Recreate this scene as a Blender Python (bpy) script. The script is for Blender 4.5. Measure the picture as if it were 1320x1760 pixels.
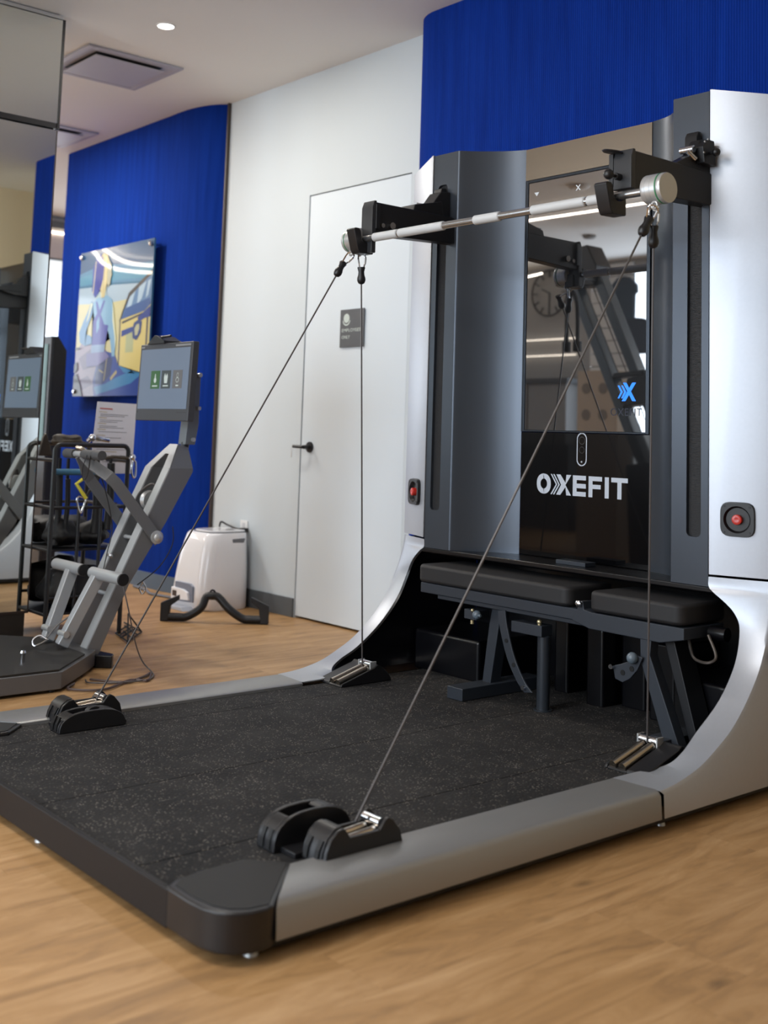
import bpy, bmesh, math, random
from mathutils import Vector, Matrix
random.seed(7)
SC = bpy.context.scene
for o in list(bpy.data.objects): bpy.data.objects.remove(o)

# ------------------------------------------------------------------ camera, world, light, exposure
cam_d = bpy.data.cameras.new('camera'); cam = bpy.data.objects.new('camera', cam_d)
SC.collection.objects.link(cam); SC.camera = cam
cam_d.sensor_fit = 'VERTICAL'; cam_d.sensor_height = 36.0; cam_d.sensor_width = 27.0
cam_d.lens = 1982.37 / 1760 * 36.0
cam_d.shift_x = 1.6 / 1760; cam_d.shift_y = -334.69 / 1760
_r = Vector((0.64871214, 0.76038233, 0.0314846)); _u = Vector((0.05657048, -0.08943628, 0.9943847))
_d = Vector((-0.75892842, 0.64328833, 0.10103359))
_m = Matrix((( _r.x, _u.x, -_d.x), (_r.y, _u.y, -_d.y), (_r.z, _u.z, -_d.z)))
cam.matrix_world = Matrix.Translation((2.87361, -3.27208, 1.05346)) @ _m.to_4x4()
cam_d.dof.use_dof = True; cam_d.dof.focus_distance = 4.1; cam_d.dof.aperture_fstop = 2.6
cam_d.clip_start = 0.05

world = bpy.data.worlds.new('world'); SC.world = world; world.use_nodes = True
wn = world.node_tree.nodes; bg = wn['Background']
bg.inputs[0].default_value = (0.80, 0.90, 1.0, 1); bg.inputs[1].default_value = 2.4

SC.view_settings.view_transform = 'Standard'; SC.view_settings.look = 'None'
SC.view_settings.gamma = 1.0; SC.view_settings.use_curve_mapping = False
SC.view_settings.exposure = 0.0
try:
    SC.cycles.use_denoising = True; SC.cycles.max_bounces = 8; SC.cycles.diffuse_bounces = 4
    SC.cycles.glossy_bounces = 5; SC.cycles.caustics_reflective = False; SC.cycles.caustics_refractive = False
    SC.cycles.sample_clamp_indirect = 6.0
except Exception: pass

def area(name, loc, target, sx, sy, power, color):
    l = bpy.data.lights.new(name, 'AREA'); l.shape = 'RECTANGLE'; l.size = sx; l.size_y = sy
    l.energy = power; l.color = color
    o = bpy.data.objects.new(name, l); SC.collection.objects.link(o); o.location = loc
    dv = Vector(target) - Vector(loc); o.rotation_euler = dv.to_track_quat('-Z', 'Y').to_euler()
    return o
# daylight through the window bays of the front wall and the far left ones
for wx, pw in ((-4.75, 95), (-0.3, 128), (2.45, 46)):
    area('window_daylight', (wx, -7.05, 1.75), (wx, 0, 1.75), 2.3, 2.5, pw, (0.80, 0.90, 1.0))
area('window_daylight', (-12.9, -1.6, 1.7), (0, -1.6, 1.2), 4.0, 2.4, 45, (0.90, 0.94, 1.0))
area('window_daylight', (-8.25, 2.1, 1.5), (-4, 2.1, 1.2), 2.4, 2.4, 30, (0.90, 0.93, 1.0))
# broad fill lights added under the ceiling, out of view; then the downlights
for lx, ly, sz, pw in ((-6.6, -3.4, 1.2, 48), (0.3, -3.0, 1.3, 50), (-0.6, -5.6, 1.2, 30), (-4.9, -.9, .5, 36), (2.2, 1.9, .6, 20)):
    l = bpy.data.lights.new('ceiling_fill', 'AREA'); l.shape = 'DISK'; l.size = sz; l.energy = pw; l.color = (1.0, 0.975, 0.935)
    o = bpy.data.objects.new('ceiling_fill', l); SC.collection.objects.link(o); o.location = (lx, ly, 3.15)
for lx, ly, pw in ((-2.46, -.334, 20), (-4.7, -.45, 30)):
    l = bpy.data.lights.new('downlight_lamp', 'AREA'); l.shape = 'DISK'; l.size = .09; l.energy = pw; l.color = (1.0, 0.94, 0.84)
    o = bpy.data.objects.new('downlight_lamp', l); SC.collection.objects.link(o); o.location = (lx, ly, 3.176)

# ------------------------------------------------------------------ materials
def S(r, g, b):
    f = lambda c: (c/255/12.92) if c/255 <= 0.04045 else ((c/255+0.055)/1.055)**2.4
    return (f(r), f(g), f(b), 1.0)
MATS = {}
def mat(name, col, rough=0.5, metal=0.0, spec=0.5, coat=0.0, emit=None, es=0.0, noise=None, bump=None, aniso=None):
    if name in MATS: return MATS[name]
    m = bpy.data.materials.new(name); m.use_nodes = True; nt = m.node_tree; b = nt.nodes['Principled BSDF']
    b.inputs['Base Color'].default_value = col; b.inputs['Roughness'].default_value = rough
    b.inputs['Metallic'].default_value = metal; b.inputs['Specular IOR Level'].default_value = spec
    b.inputs['Coat Weight'].default_value = coat; b.inputs['Coat Roughness'].default_value = .02
    if emit: b.inputs['Emission Color'].default_value = emit; b.inputs['Emission Strength'].default_value = es
    if noise or bump:
        tc = nt.nodes.new('ShaderNodeTexCoord'); mp = nt.nodes.new('ShaderNodeMapping'); nt.links.new(tc.outputs['Object'], mp.inputs[0])
    if noise:   # (scale, amount, stretch)
        sc, amt, st = noise
        mp.inputs['Scale'].default_value = st
        n = nt.nodes.new('ShaderNodeTexNoise'); n.inputs['Scale'].default_value = sc; n.inputs['Detail'].default_value = 3
        nt.links.new(mp.outputs[0], n.inputs['Vector'])
        mx = nt.nodes.new('ShaderNodeMix'); mx.data_type = 'RGBA'; mx.blend_type = 'MULTIPLY'
        mx.inputs[0].default_value = 1.0; mx.inputs[6].default_value = col
        cr = nt.nodes.new('ShaderNodeMapRange'); cr.inputs[3].default_value = 1-amt; cr.inputs[4].default_value = 1+amt
        nt.links.new(n.outputs[0], cr.inputs[0]); nt.links.new(cr.outputs[0], mx.inputs[7]); nt.links.new(mx.outputs[2], b.inputs['Base Color'])
    if bump:    # (scale, strength, stretch)
        sc, amt, st = bump
        mp2 = nt.nodes.new('ShaderNodeMapping'); nt.links.new(tc.outputs['Object'], mp2.inputs[0]); mp2.inputs['Scale'].default_value = st
        n2 = nt.nodes.new('ShaderNodeTexNoise'); n2.inputs['Scale'].default_value = sc; n2.inputs['Detail'].default_value = 2
        nt.links.new(mp2.outputs[0], n2.inputs['Vector'])
        bp = nt.nodes.new('ShaderNodeBump'); bp.inputs['Strength'].default_value = amt; bp.inputs['Distance'].default_value = 0.002
        nt.links.new(n2.outputs[0], bp.inputs['Height']); nt.links.new(bp.outputs[0], b.inputs['Normal'])
    MATS[name] = m; return m

silver   = mat('silver_paint', S(180,184,192), 0.38, 0.5, noise=(90, .03, (1,1,1)))
railgrey = mat('rail_silver_paint', S(150,150,150), 0.38, 0.5)
darkpan  = mat('graphite_panel', S(74,80,89), 0.32, 0.6)
blackpl  = mat('black_plastic', S(24,24,27), 0.38)
blackmt  = mat('black_powdercoat', S(22,23,27), 0.42, 0.0)
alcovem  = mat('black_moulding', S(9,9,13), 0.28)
skirtm   = mat('black_skirt', S(24,23,25), 0.5, spec=.3)
chrome   = mat('chrome', S(215,217,222), 0.12, 1.0)
steel    = mat('brushed_steel', S(198,200,201), 0.34, 0.6)
knurl    = mat('knurled_steel', S(206,209,211), 0.5, 0.15, bump=(900, .5, (1,1,1)))
bronze   = mat('warm_roller_steel', S(196,186,172), 0.22, 1.0)
greenm   = mat('green_ring', S(52,128,84), 0.35)
redm     = mat('red_button', S(198,52,44), 0.3, coat=.3)
upholst  = mat('dark_upholstery', S(27,26,28), 0.6, bump=(600, .3, (1,1,1)))
benchfr  = mat('slate_frame_paint', S(48,53,61), 0.42, 0.1)
brush    = mat('slot_bristles', S(30,31,34), 0.55, noise=(60, .75, (1,1,14)), bump=(60, .8, (1,1,14)))
trainer  = mat('grey_trainer_paint', S(118,119,121), 0.42, 0.35)
trainerL = mat('pale_trainer_tone', S(172,175,178), 0.40, 0.3)  # paler tone for lit beam fronts, also for rods, rollers and struts
white    = mat('white_wall_paint', S(203,211,216), 0.6, noise=(3, .015, (1,1,1)))
doorw    = mat('white_door_paint', S(214,223,230), 0.5)
ceilm    = mat('ceiling_paint', S(232,231,228), 0.85)
cream    = mat('cream_wall_paint', S(226,208,176), 0.8)
grey_bb  = mat('grey_vinyl_baseboard', S(88,93,97), 0.5)
ventm    = mat('vent_metal', S(176,174,184), 0.5)
ventd    = mat('vent_shadow', S(70,68,66), 0.7)
wirem    = mat('dark_cable', S(84,80,80), 0.4, 0.3)
glosswht = mat('gloss_white_shell', S(243,243,247), 0.14, coat=.4)
greyish  = mat('pale_grey_plastic', S(170,176,188), 0.3)
signm    = mat('charcoal_sign', S(84,86,90), 0.4, noise=(14, .12, (1,1,1)))
papersh  = mat('paper_sheet', S(208,206,212), 0.6)
ink      = mat('grey_ink', S(120,118,122), 0.7); inkr = mat('red_ink', S(176,72,60), 0.7); inko = mat('ochre_ink', S(170,150,96), 0.7)
signtxt  = mat('pale_sign_print', S(196,206,200), 0.6)
brownedge= mat('dark_wall_edge', S(66,56,52), 0.5)
yellow   = mat('yellow_rubber', S(206,196,60), 0.45)
teal     = mat('teal_foam', S(60,110,140), 0.6)
brownst  = mat('brown_leather', S(58,50,40), 0.6)
woodedge = mat('tan_board', S(170,156,140), 0.7)
shirtm   = mat('dark_teal_cloth', S(40,56,72), 0.8)
logom    = mat('logo_print', S(196,204,216), 0.5, emit=S(196,204,216), es=0.0)
sideled  = mat('led_strip_light', (1,.9,.75,1), 0.5, emit=(1,.88,.72,1), es=26.0)
softled  = mat('soft_led_strip', (1,.9,.75,1), 0.5, emit=(1,.88,.72,1), es=5.0)
ledwhite = mat('downlight_glow', (1,1,1,1), 0.5, emit=(1,.95,.88,1), es=9.0)
winglow  = mat('window_pane_daylight', (1,1,1,1), 0.5, emit=(.93,.96,1,1), es=1.6)

def glossy_mix(name, tint, refl, rough, basecol):
    m = bpy.data.materials.new(name); m.use_nodes = True; nt = m.node_tree
    b = nt.nodes['Principled BSDF']; out = nt.nodes['Material Output']
    b.inputs['Base Color'].default_value = basecol; b.inputs['Roughness'].default_value = 0.25; b.inputs['Specular IOR Level'].default_value = 0.1
    g = nt.nodes.new('ShaderNodeBsdfGlossy'); g.inputs[0].default_value = tint; g.inputs['Roughness'].default_value = rough
    mx = nt.nodes.new('ShaderNodeMixShader'); mx.inputs[0].default_value = refl
    nt.links.new(b.outputs[0], mx.inputs[1]); nt.links.new(g.outputs[0], mx.inputs[2]); nt.links.new(mx.outputs[0], out.inputs[0])
    return m
mirror_m = glossy_mix('mirror_glass', (.90,.95,.91,1), 0.93, 0.0, (.02,.02,.02,1))
screen_m = glossy_mix('display_glass', (.96,.97,1,1), 0.30, 0.012, S(10,10,12))
header_m = glossy_mix('bronze_header_gloss', (1.0,.86,.70,1), 0.24, 0.28, S(30,26,22))
lower_m  = glossy_mix('black_glass_panel', (1,.95,.9,1), 0.020, 0.03, S(4,4,6))

def fabric_blue():
    m = bpy.data.materials.new('blue_ribbed_carpet'); m.use_nodes = True; nt = m.node_tree; b = nt.nodes['Principled BSDF']
    b.inputs['Roughness'].default_value = 0.9; b.inputs['Specular IOR Level'].default_value = 0.08; b.inputs['Sheen Weight'].default_value = 0.0; b.inputs['Sheen Tint'].default_value = S(60,100,230)
    tc = nt.nodes.new('ShaderNodeTexCoord')
    sx = nt.nodes.new('ShaderNodeSeparateXYZ'); nt.links.new(tc.outputs['UV'], sx.inputs[0])
    mul = nt.nodes.new('ShaderNodeMath'); mul.operation = 'MULTIPLY'; mul.inputs[1].default_value = 520.0; nt.links.new(sx.outputs[0], mul.inputs[0])
    sn = nt.nodes.new('ShaderNodeMath'); sn.operation = 'SINE'; nt.links.new(mul.outputs[0], sn.inputs[0])
    n = nt.nodes.new('ShaderNodeTexNoise'); n.inputs['Scale'].default_value = 6.0; n.inputs['Detail'].default_value = 5
    mp = nt.nodes.new('ShaderNodeMapping'); mp.inputs['Scale'].default_value = (4, .25, 1); nt.links.new(tc.outputs['UV'], mp.inputs[0]); nt.links.new(mp.outputs[0], n.inputs['Vector'])
    ad = nt.nodes.new('ShaderNodeMath'); ad.operation = 'MULTIPLY_ADD'; ad.inputs[1].default_value = 0.14; nt.links.new(sn.outputs[0], ad.inputs[0]); nt.links.new(n.outputs[0], ad.inputs[2])
    cr = nt.nodes.new('ShaderNodeValToRGB'); cr.color_ramp.elements[0].color = S(10,44,130); cr.color_ramp.elements[1].color = S(16,57,156)
    cr.color_ramp.elements[0].position = .25; cr.color_ramp.elements[1].position = .75
    nt.links.new(ad.outputs[0], cr.inputs[0]); nt.links.new(cr.outputs[0], b.inputs['Base Color'])
    bp = nt.nodes.new('ShaderNodeBump'); bp.inputs['Strength'].default_value = .6; bp.inputs['Distance'].default_value = .003
    nt.links.new(sn.outputs[0], bp.inputs['Height']); nt.links.new(bp.outputs[0], b.inputs['Normal'])
    return m
bluem = fabric_blue()

def oak():
    m = bpy.data.materials.new('oak_plank'); m.use_nodes = True; nt = m.node_tree; b = nt.nodes['Principled BSDF']
    tc = nt.nodes.new('ShaderNodeTexCoord'); oi = nt.nodes.new('ShaderNodeObjectInfo')
    geo = nt.nodes.new('ShaderNodeNewGeometry')
    vm = nt.nodes.new('ShaderNodeVectorMath'); vm.operation = 'ADD'; nt.links.new(geo.outputs['Position'], vm.inputs[0])
    cx = nt.nodes.new('ShaderNodeCombineXYZ'); rm = nt.nodes.new('ShaderNodeMath'); rm.operation = 'MULTIPLY'; rm.inputs[1].default_value = 37.0
    nt.links.new(oi.outputs['Random'], rm.inputs[0])
    for i in range(3): nt.links.new(rm.outputs[0], cx.inputs[i])
    nt.links.new(cx.outputs[0], vm.inputs[1])
    mp = nt.nodes.new('ShaderNodeMapping'); mp.inputs['Scale'].default_value = (7.0, 1.1, 1.0); nt.links.new(vm.outputs[0], mp.inputs[0])
    n = nt.nodes.new('ShaderNodeTexNoise'); n.inputs['Scale'].default_value = 2.0; n.inputs['Detail'].default_value = 8; n.inputs['Roughness'].default_value = .68; n.inputs['Distortion'].default_value = 1.0
    nt.links.new(mp.outputs[0], n.inputs['Vector'])
    cr = nt.nodes.new('ShaderNodeValToRGB'); e = cr.color_ramp.elements
    e[0].position = .28; e[0].color = S(134,102,68); e[1].position = .72; e[1].color = S(194,156,112)
    k = e.new(.48); k.color = S(170,131,86)
    nt.links.new(n.outputs[0], cr.inputs[0])
    # knots
    mk = nt.nodes.new('ShaderNodeMapping'); mk.inputs['Scale'].default_value = (3.4, 1.7, 1.0); nt.links.new(vm.outputs[0], mk.inputs[0])
    vo = nt.nodes.new('ShaderNodeTexVoronoi'); vo.inputs['Scale'].default_value = 1.0; nt.links.new(mk.outputs[0], vo.inputs['Vector'])
    kr = nt.nodes.new('ShaderNodeMapRange'); kr.inputs[1].default_value = .012; kr.inputs[2].default_value = .075; kr.inputs[3].default_value = .55; kr.inputs[4].default_value = 1.0
    nt.links.new(vo.outputs['Distance'], kr.inputs[0])
    mx = nt.nodes.new('ShaderNodeMix'); mx.data_type = 'RGBA'; mx.blend_type = 'MULTIPLY'; mx.inputs[0].default_value = 1.0
    nt.links.new(cr.outputs[0], mx.inputs[6]); nt.links.new(kr.outputs[0], mx.inputs[7])
    # plank to plank tone
    tr = nt.nodes.new('ShaderNodeMapRange'); tr.inputs[3].default_value = .97; tr.inputs[4].default_value = 1.03; nt.links.new(oi.outputs['Random'], tr.inputs[0])
    m2 = nt.nodes.new('ShaderNodeMix'); m2.data_type = 'RGBA'; m2.blend_type = 'MULTIPLY'; m2.inputs[0].default_value = 1.0
    nt.links.new(mx.outputs[2], m2.inputs[6]); nt.links.new(tr.outputs[0], m2.inputs[7]); nt.links.new(m2.outputs[2], b.inputs['Base Color'])
    b.inputs['Roughness'].default_value = .46
    bp = nt.nodes.new('ShaderNodeBump'); bp.inputs['Strength'].default_value = .15; bp.inputs['Distance'].default_value = .002
    nt.links.new(n.outputs[0], bp.inputs['Height']); nt.links.new(bp.outputs[0], b.inputs['Normal'])
    return m
oakm = oak()

def rubber():
    m = bpy.data.materials.new('flecked_rubber'); m.use_nodes = True; nt = m.node_tree; b = nt.nodes['Principled BSDF']
    geo = nt.nodes.new('ShaderNodeNewGeometry')
    vo = nt.nodes.new('ShaderNodeTexVoronoi'); vo.inputs['Scale'].default_value = 115; nt.links.new(geo.outputs['Position'], vo.inputs['Vector'])
    mr = nt.nodes.new('ShaderNodeMapRange'); mr.inputs[1].default_value = .16; mr.inputs[2].default_value = .34; mr.inputs[3].default_value = 1; mr.inputs[4].default_value = 0
    nt.links.new(vo.outputs['Distance'], mr.inputs[0])
    n = nt.nodes.new('ShaderNodeTexNoise'); n.inputs['Scale'].default_value = 30; n.inputs['Detail'].default_value = 4; nt.links.new(geo.outputs['Position'], n.inputs['Vector'])
    n2 = nt.nodes.new('ShaderNodeMapRange'); n2.inputs[1].default_value = .42; n2.inputs[2].default_value = .58; nt.links.new(n.outputs[0], n2.inputs[0])
    mu = nt.nodes.new('ShaderNodeMath'); mu.operation = 'MULTIPLY'; nt.links.new(mr.outputs[0], mu.inputs[0]); nt.links.new(n2.outputs[0], mu.inputs[1])
    n3 = nt.nodes.new('ShaderNodeTexNoise'); n3.inputs['Scale'].default_value = 5; n3.inputs['Detail'].default_value = 5; nt.links.new(geo.outputs['Position'], n3.inputs['Vector'])
    c0 = nt.nodes.new('ShaderNodeValToRGB'); c0.color_ramp.elements[0].position = .35; c0.color_ramp.elements[0].color = S(22,22,24); c0.color_ramp.elements[1].position = .7; c0.color_ramp.elements[1].color = S(42,41,41)
    nt.links.new(n3.outputs[0], c0.inputs[0])
    mx = nt.nodes.new('ShaderNodeMix'); mx.data_type = 'RGBA'; mx.inputs[7].default_value = S(122,116,110)
    nt.links.new(mu.outputs[0], mx.inputs[0]); nt.links.new(c0.outputs[0], mx.inputs[6]); nt.links.new(mx.outputs[2], b.inputs['Base Color'])
    b.inputs['Roughness'].default_value = .8; b.inputs['Specular IOR Level'].default_value = .3
    bp = nt.nodes.new('ShaderNodeBump'); bp.inputs['Strength'].default_value = .5; bp.inputs['Distance'].default_value = .002
    nt.links.new(vo.outputs['Distance'], bp.inputs['Height']); nt.links.new(bp.outputs[0], b.inputs['Normal'])
    return m
rubberm = rubber()

# ------------------------------------------------------------------ mesh helpers
SPLIT = {'arm_glint','plant','pull_pin','latch_block','vent_slot','bolt','cross_rod','screw','bracket_hole','rubber_foot','deck_peg','sensor_lens','upright','pivot_bolt','alcove_rib','bracket','brass_bolt','wheel','screen_icon','status_marks','bezel_marks','edge_post'}
def finish(bm, name, m, parent=None, smooth=40, bevel=0.0, seg=2):
    bmesh.ops.recalc_face_normals(bm, faces=bm.faces)
    if name in SPLIT:
        left = set(bm.faces); isl = []
        while left:
            f0 = left.pop(); st = [f0]; cur = [f0]
            while st:
                for e in st.pop().edges:
                    for g in e.link_faces:
                        if g in left: left.discard(g); st.append(g); cur.append(g)
            isl.append(cur)
        if len(isl) > 1:
            for cur in isl:
                b2 = bmesh.new(); vm = {}
                for f in cur:
                    for v in f.verts:
                        if v not in vm: vm[v] = b2.verts.new(v.co)
                    b2.faces.new([vm[v] for v in f.verts])
                o = finish(b2, name, m, parent, smooth, bevel, seg)
            bm.free(); return o
    me = bpy.data.meshes.new(name); bm.to_mesh(me); bm.free()
    if smooth:
        for p in me.polygons: p.use_smooth = True
        me.set_sharp_from_angle(angle=math.radians(smooth))
    me.materials.append(m)
    o = bpy.data.objects.new(name, me); SC.collection.objects.link(o)
    if parent:
        o.parent = parent; o.matrix_parent_inverse = parent.matrix_world.inverted() if parent.type != 'EMPTY' else Matrix.Translation(-parent.location)
    if bevel:
        b = o.modifiers.new('bevel', 'BEVEL'); b.width = bevel; b.segments = seg; b.limit_method = 'ANGLE'; b.angle_limit = math.radians(35)
        b.harden_normals = True
    return o
def B(): return bmesh.new()
def box(bm, x0, x1, y0, y1, z0, z1, M=None):
    vs = [bm.verts.new(Vector(p)) for p in ((x0,y0,z0),(x1,y0,z0),(x1,y1,z0),(x0,y1,z0),(x0,y0,z1),(x1,y0,z1),(x1,y1,z1),(x0,y1,z1))]
    for f in ((0,3,2,1),(4,5,6,7),(0,1,5,4),(1,2,6,5),(2,3,7,6),(3,0,4,7)): bm.faces.new([vs[i] for i in f])
    if M: bmesh.ops.transform(bm, matrix=M, verts=vs)
    return bm
def prism(bm, pts, axis, a, b):
    """pts: 2D outline; axis: extrusion axis; the other two coordinates are (y,z), (x,z) or (x,y)"""
    def P(p, t): return (t, p[0], p[1]) if axis == 'x' else ((p[0], t, p[1]) if axis == 'y' else (p[0], p[1], t))
    v0 = [bm.verts.new(P(p, a)) for p in pts]; v1 = [bm.verts.new(P(p, b)) for p in pts]
    n = len(pts); bm.faces.new(v0); bm.faces.new(v1[::-1])
    for i in range(n): bm.faces.new((v0[i], v1[i], v1[(i+1) % n], v0[(i+1) % n]))
    return bm
def frame_of(d):
    d = d.normalized(); a = Vector((0,0,1)) if abs(d.z) < .9 else Vector((1,0,0))
    x = d.cross(a).normalized(); return x, d.cross(x).normalized()
def cyl(bm, p0, p1, r0, r1=None, n=20, caps=True):
    p0, p1 = Vector(p0), Vector(p1); r1 = r0 if r1 is None else r1; x, y = frame_of(p1-p0)
    A = [bm.verts.new(p0 + x*r0*math.cos(t) + y*r0*math.sin(t)) for t in [2*math.pi*i/n for i in range(n)]]
    C_ = [bm.verts.new(p1 + x*r1*math.cos(t) + y*r1*math.sin(t)) for t in [2*math.pi*i/n for i in range(n)]]
    for i in range(n): bm.faces.new((A[i], A[(i+1) % n], C_[(i+1) % n], C_[i]))
    if caps: bm.faces.new(A[::-1]); bm.faces.new(C_)
    return bm
def tube(bm, pts, r, n=10, closed=False):
    pts = [Vector(p) for p in pts]; rings = []; N = len(pts); px = None
    for i, p in enumerate(pts):
        a = pts[i-1] if (i > 0 or closed) else p; b = pts[(i+1) % N] if (i < N-1 or closed) else p
        d = (b-a).normalized()
        if px is None: x, y = frame_of(d)
        else: x = (px - d*px.dot(d)).normalized(); y = d.cross(x)
        px = x; rr = r[i] if isinstance(r, (list, tuple)) else r
        rings.append([bm.verts.new(p + x*rr*math.cos(t) + y*rr*math.sin(t)) for t in [2*math.pi*k/n for k in range(n)]])
    for i in range(N if closed else N-1):
        A, C_ = rings[i], rings[(i+1) % N]
        for k in range(n): bm.faces.new((A[k], A[(k+1) % n], C_[(k+1) % n], C_[k]))
    if not closed: bm.faces.new(rings[0][::-1]); bm.faces.new(rings[-1])
    return bm
def bez(pts, n=8):
    """Catmull-Rom through points"""
    pts = [Vector(p) for p in pts]; P = [pts[0]]+pts+[pts[-1]]; out = []
    for i in range(1, len(P)-2):
        for k in range(n):
            t = k/n; a, b, c, d = P[i-1], P[i], P[i+1], P[i+2]
            out.append(.5*((2*b)+(c-a)*t+(2*a-5*b+4*c-d)*t*t+(3*b-a-3*c+d)*t**3))
    out.append(pts[-1]); return out
def lathe(bm, prof, M, n=28):
    """prof: (radius, height) along local z; M: placement"""
    rings = []
    for r, h in prof:
        rings.append([bm.verts.new(M @ Vector((r*math.cos(2*math.pi*k/n), r*math.sin(2*math.pi*k/n), h))) for k in range(n)])
    for a, b in zip(rings, rings[1:]):
        for k in range(n): bm.faces.new((a[k], a[(k+1) % n], b[(k+1) % n], b[k]))
    bm.faces.new(rings[0][::-1]); bm.faces.new(rings[-1]); return bm
def along(p, d, up=None):
    d = Vector(d).normalized(); x, y = frame_of(d)
    return Matrix.Translation(p) @ Matrix((x, d.cross(x), d)).transposed().to_4x4()
def sphere(bm, p, r, n=16):
    bmesh.ops.create_uvsphere(bm, u_segments=n, v_segments=n//2, radius=r, matrix=Matrix.Translation(p)); return bm
def loft(bm, A, C_, closed=False):
    a = [bm.verts.new(p) for p in A]; c = [bm.verts.new(p) for p in C_]
    for i in range(len(A)-1): bm.faces.new((a[i], a[i+1], c[i+1], c[i]))
    return bm
def rrect(x0, x1, y0, y1, r, n=5):
    out = []
    for cx, cy, s in ((x1-r, y1-r, 0), (x0+r, y1-r, 90), (x0+r, y0+r, 180), (x1-r, y0+r, 270)):
        for k in range(n+1):
            t = math.radians(s+90*k/n); out.append((cx+r*math.cos(t), cy+r*math.sin(t)))
    return out
def holed(bm, outer, inner, P):
    """flat plate with a hole; P maps 2D to 3D"""
    es = []
    for loop in (outer, inner):
        vs = [bm.verts.new(P(p)) for p in loop]
        for i in range(len(vs)): es.append(bm.edges.new((vs[i], vs[(i+1) % len(vs)])))
    bmesh.ops.triangle_fill(bm, use_beauty=True, use_dissolve=False, edges=es); return bm
def thing(name, label, cat, loc=(0,0,0), group=None):
    o = bpy.data.objects.new(name, None); SC.collection.objects.link(o); o.location = loc
    o.empty_display_size = .1; o['label'] = label; o['category'] = cat
    if group: o['group'] = group
    return o
def tag(o, label, cat, group=None):
    o['label'] = label; o['category'] = cat
    if group: o['group'] = group
    return o
def struct(o): o['kind'] = 'structure'; return o
def lab(o, s): o['label'] = s; return o
def text(body, size, M, m, name, parent, extrude=.0006, align='LEFT', space=1.0, width=None):
    c = bpy.data.curves.new(name, 'FONT'); c.body = body; c.size = size; c.extrude = extrude; c.align_x = align; c.space_character = space
    tmp = bpy.data.objects.new(name, c); SC.collection.objects.link(tmp)
    dg = bpy.context.evaluated_depsgraph_get(); me = bpy.data.meshes.new_from_object(tmp.evaluated_get(dg))
    bpy.data.objects.remove(tmp)
    if width:
        xs = [v.co.x for v in me.vertices]; w = max(xs)-min(xs); s = width/w
        for v in me.vertices: v.co.x = (v.co.x-min(xs))*s
    me.transform(M); me.materials.clear(); me.materials.append(m)
    o = bpy.data.objects.new(name, me); SC.collection.objects.link(o)
    if parent: o.parent = parent; o.matrix_parent_inverse = Matrix.Translation(-parent.location) if parent.type == 'EMPTY' else parent.matrix_world.inverted()
    return o
FRONT = lambda x, y, z: Matrix.Translation((x, y, z)) @ Matrix.Rotation(math.radians(90), 4, 'X')   # text read from -Y

# ------------------------------------------------------------------ the room
ZC = 3.186
bm = B(); box(bm, -13.2, 6.2, -7.4, 4.2, -.12, -.012); floor = struct(finish(bm, 'floor', oakm, smooth=0))
# planks laid along Y where the floor is near enough to tell them apart
PW, PL = .192, 1.28
bm = B(); box(bm, .0002, PW-.0002, .0002, PL-.0002, -.012, 0.0); bmesh.ops.recalc_face_normals(bm, faces=bm.faces)
pm = bpy.data.meshes.new('plank'); bm.to_mesh(pm); bm.free(); pm.materials.append(oakm)
ix = 0; xx = -5.2
while xx < 2.7:
    yy = -3.6 - random.random()*PL
    while yy < .95:
        if yy + PL > -3.6:
            o = bpy.data.objects.new('plank', pm); SC.collection.objects.link(o); o.location = (xx, yy, 0); o.parent = floor
        yy += PL
    xx += PW
bm = B(); box(bm, -13.2, -5.2, -7.4, 4.2, -.012, 0); box(bm, 2.672, 6.2, -7.4, 4.2, -.012, 0); box(bm, -5.2, 2.672, -7.4, -4.9, -.012, 0); box(bm, -5.2, 2.672, 2.3, 4.2, -.012, 0)
o = finish(bm, 'far_boards', oakm, floor, smooth=0); o['kind'] = 'stuff'

bm = B(); box(bm, -13.2, 6.2, -7.4, 4.2, ZC, ZC+.12); struct(finish(bm, 'ceiling', ceilm, smooth=0))
# back wall: white door wall
YW = .724
bm = B(); box(bm, -3.62, -2.546, YW, YW+.1, 0, ZC); box(bm, -1.64, -1.4, YW, YW+.1, 0, ZC); box(bm, -2.546, -1.64, YW, YW+.1, 2.446, ZC)
box(bm, -1.4, .80, YW+.1, YW+.2, 0, ZC)
struct(finish(bm, 'wall_back', white, smooth=0))
bm = B(); box(bm, -2.54, -1.646, YW+.004, YW+.045, .012, 2.44)
door = struct(finish(bm, 'door_1', doorw, smooth=0, bevel=.002))
bm = B(); box(bm, -2.56, -1.63, YW+.05, YW+.1, 0, 2.46); struct(finish(bm, 'trim_1', mat('door_gap_dark', S(60,52,50), .8), smooth=0))
# round rose and lever knob
bm = B(); lathe(bm, [(.031,0),(.031,.008),(.028,.012),(.012,.013),(.011,.05),(.0,.05)][:5], along((-2.455, YW+.004, .968), (0,-1,0)))
kn = lab(finish(bm, 'door_handle', blackpl, door), 'black round door knob with lever')
bm = B(); tube(bm, bez([(-2.455,YW-.045,.968),(-2.48,YW-.05,.968),(-2.545,YW-.05,.969)]), .0095); finish(bm, 'lever', blackpl, kn)
keyb = B(); tube(keyb, [(-2.556+.011*math.cos(t), YW-.05, .955+.011*math.sin(t)) for t in [i*math.pi/6 for i in range(12)]], .0012, 6, True)
box(keyb, -2.562, -2.556, YW-.052, YW-.050, .905, .944); tag(finish(keyb, 'door_key', steel), 'small key ring hanging from the black door lever', 'key')
# baseboard of the white wall
bm = B(); box(bm, -3.35, -2.548, YW-.012, YW, 0, .107); struct(finish(bm, 'baseboard_back', grey_bb, smooth=0, bevel=.003))

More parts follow.
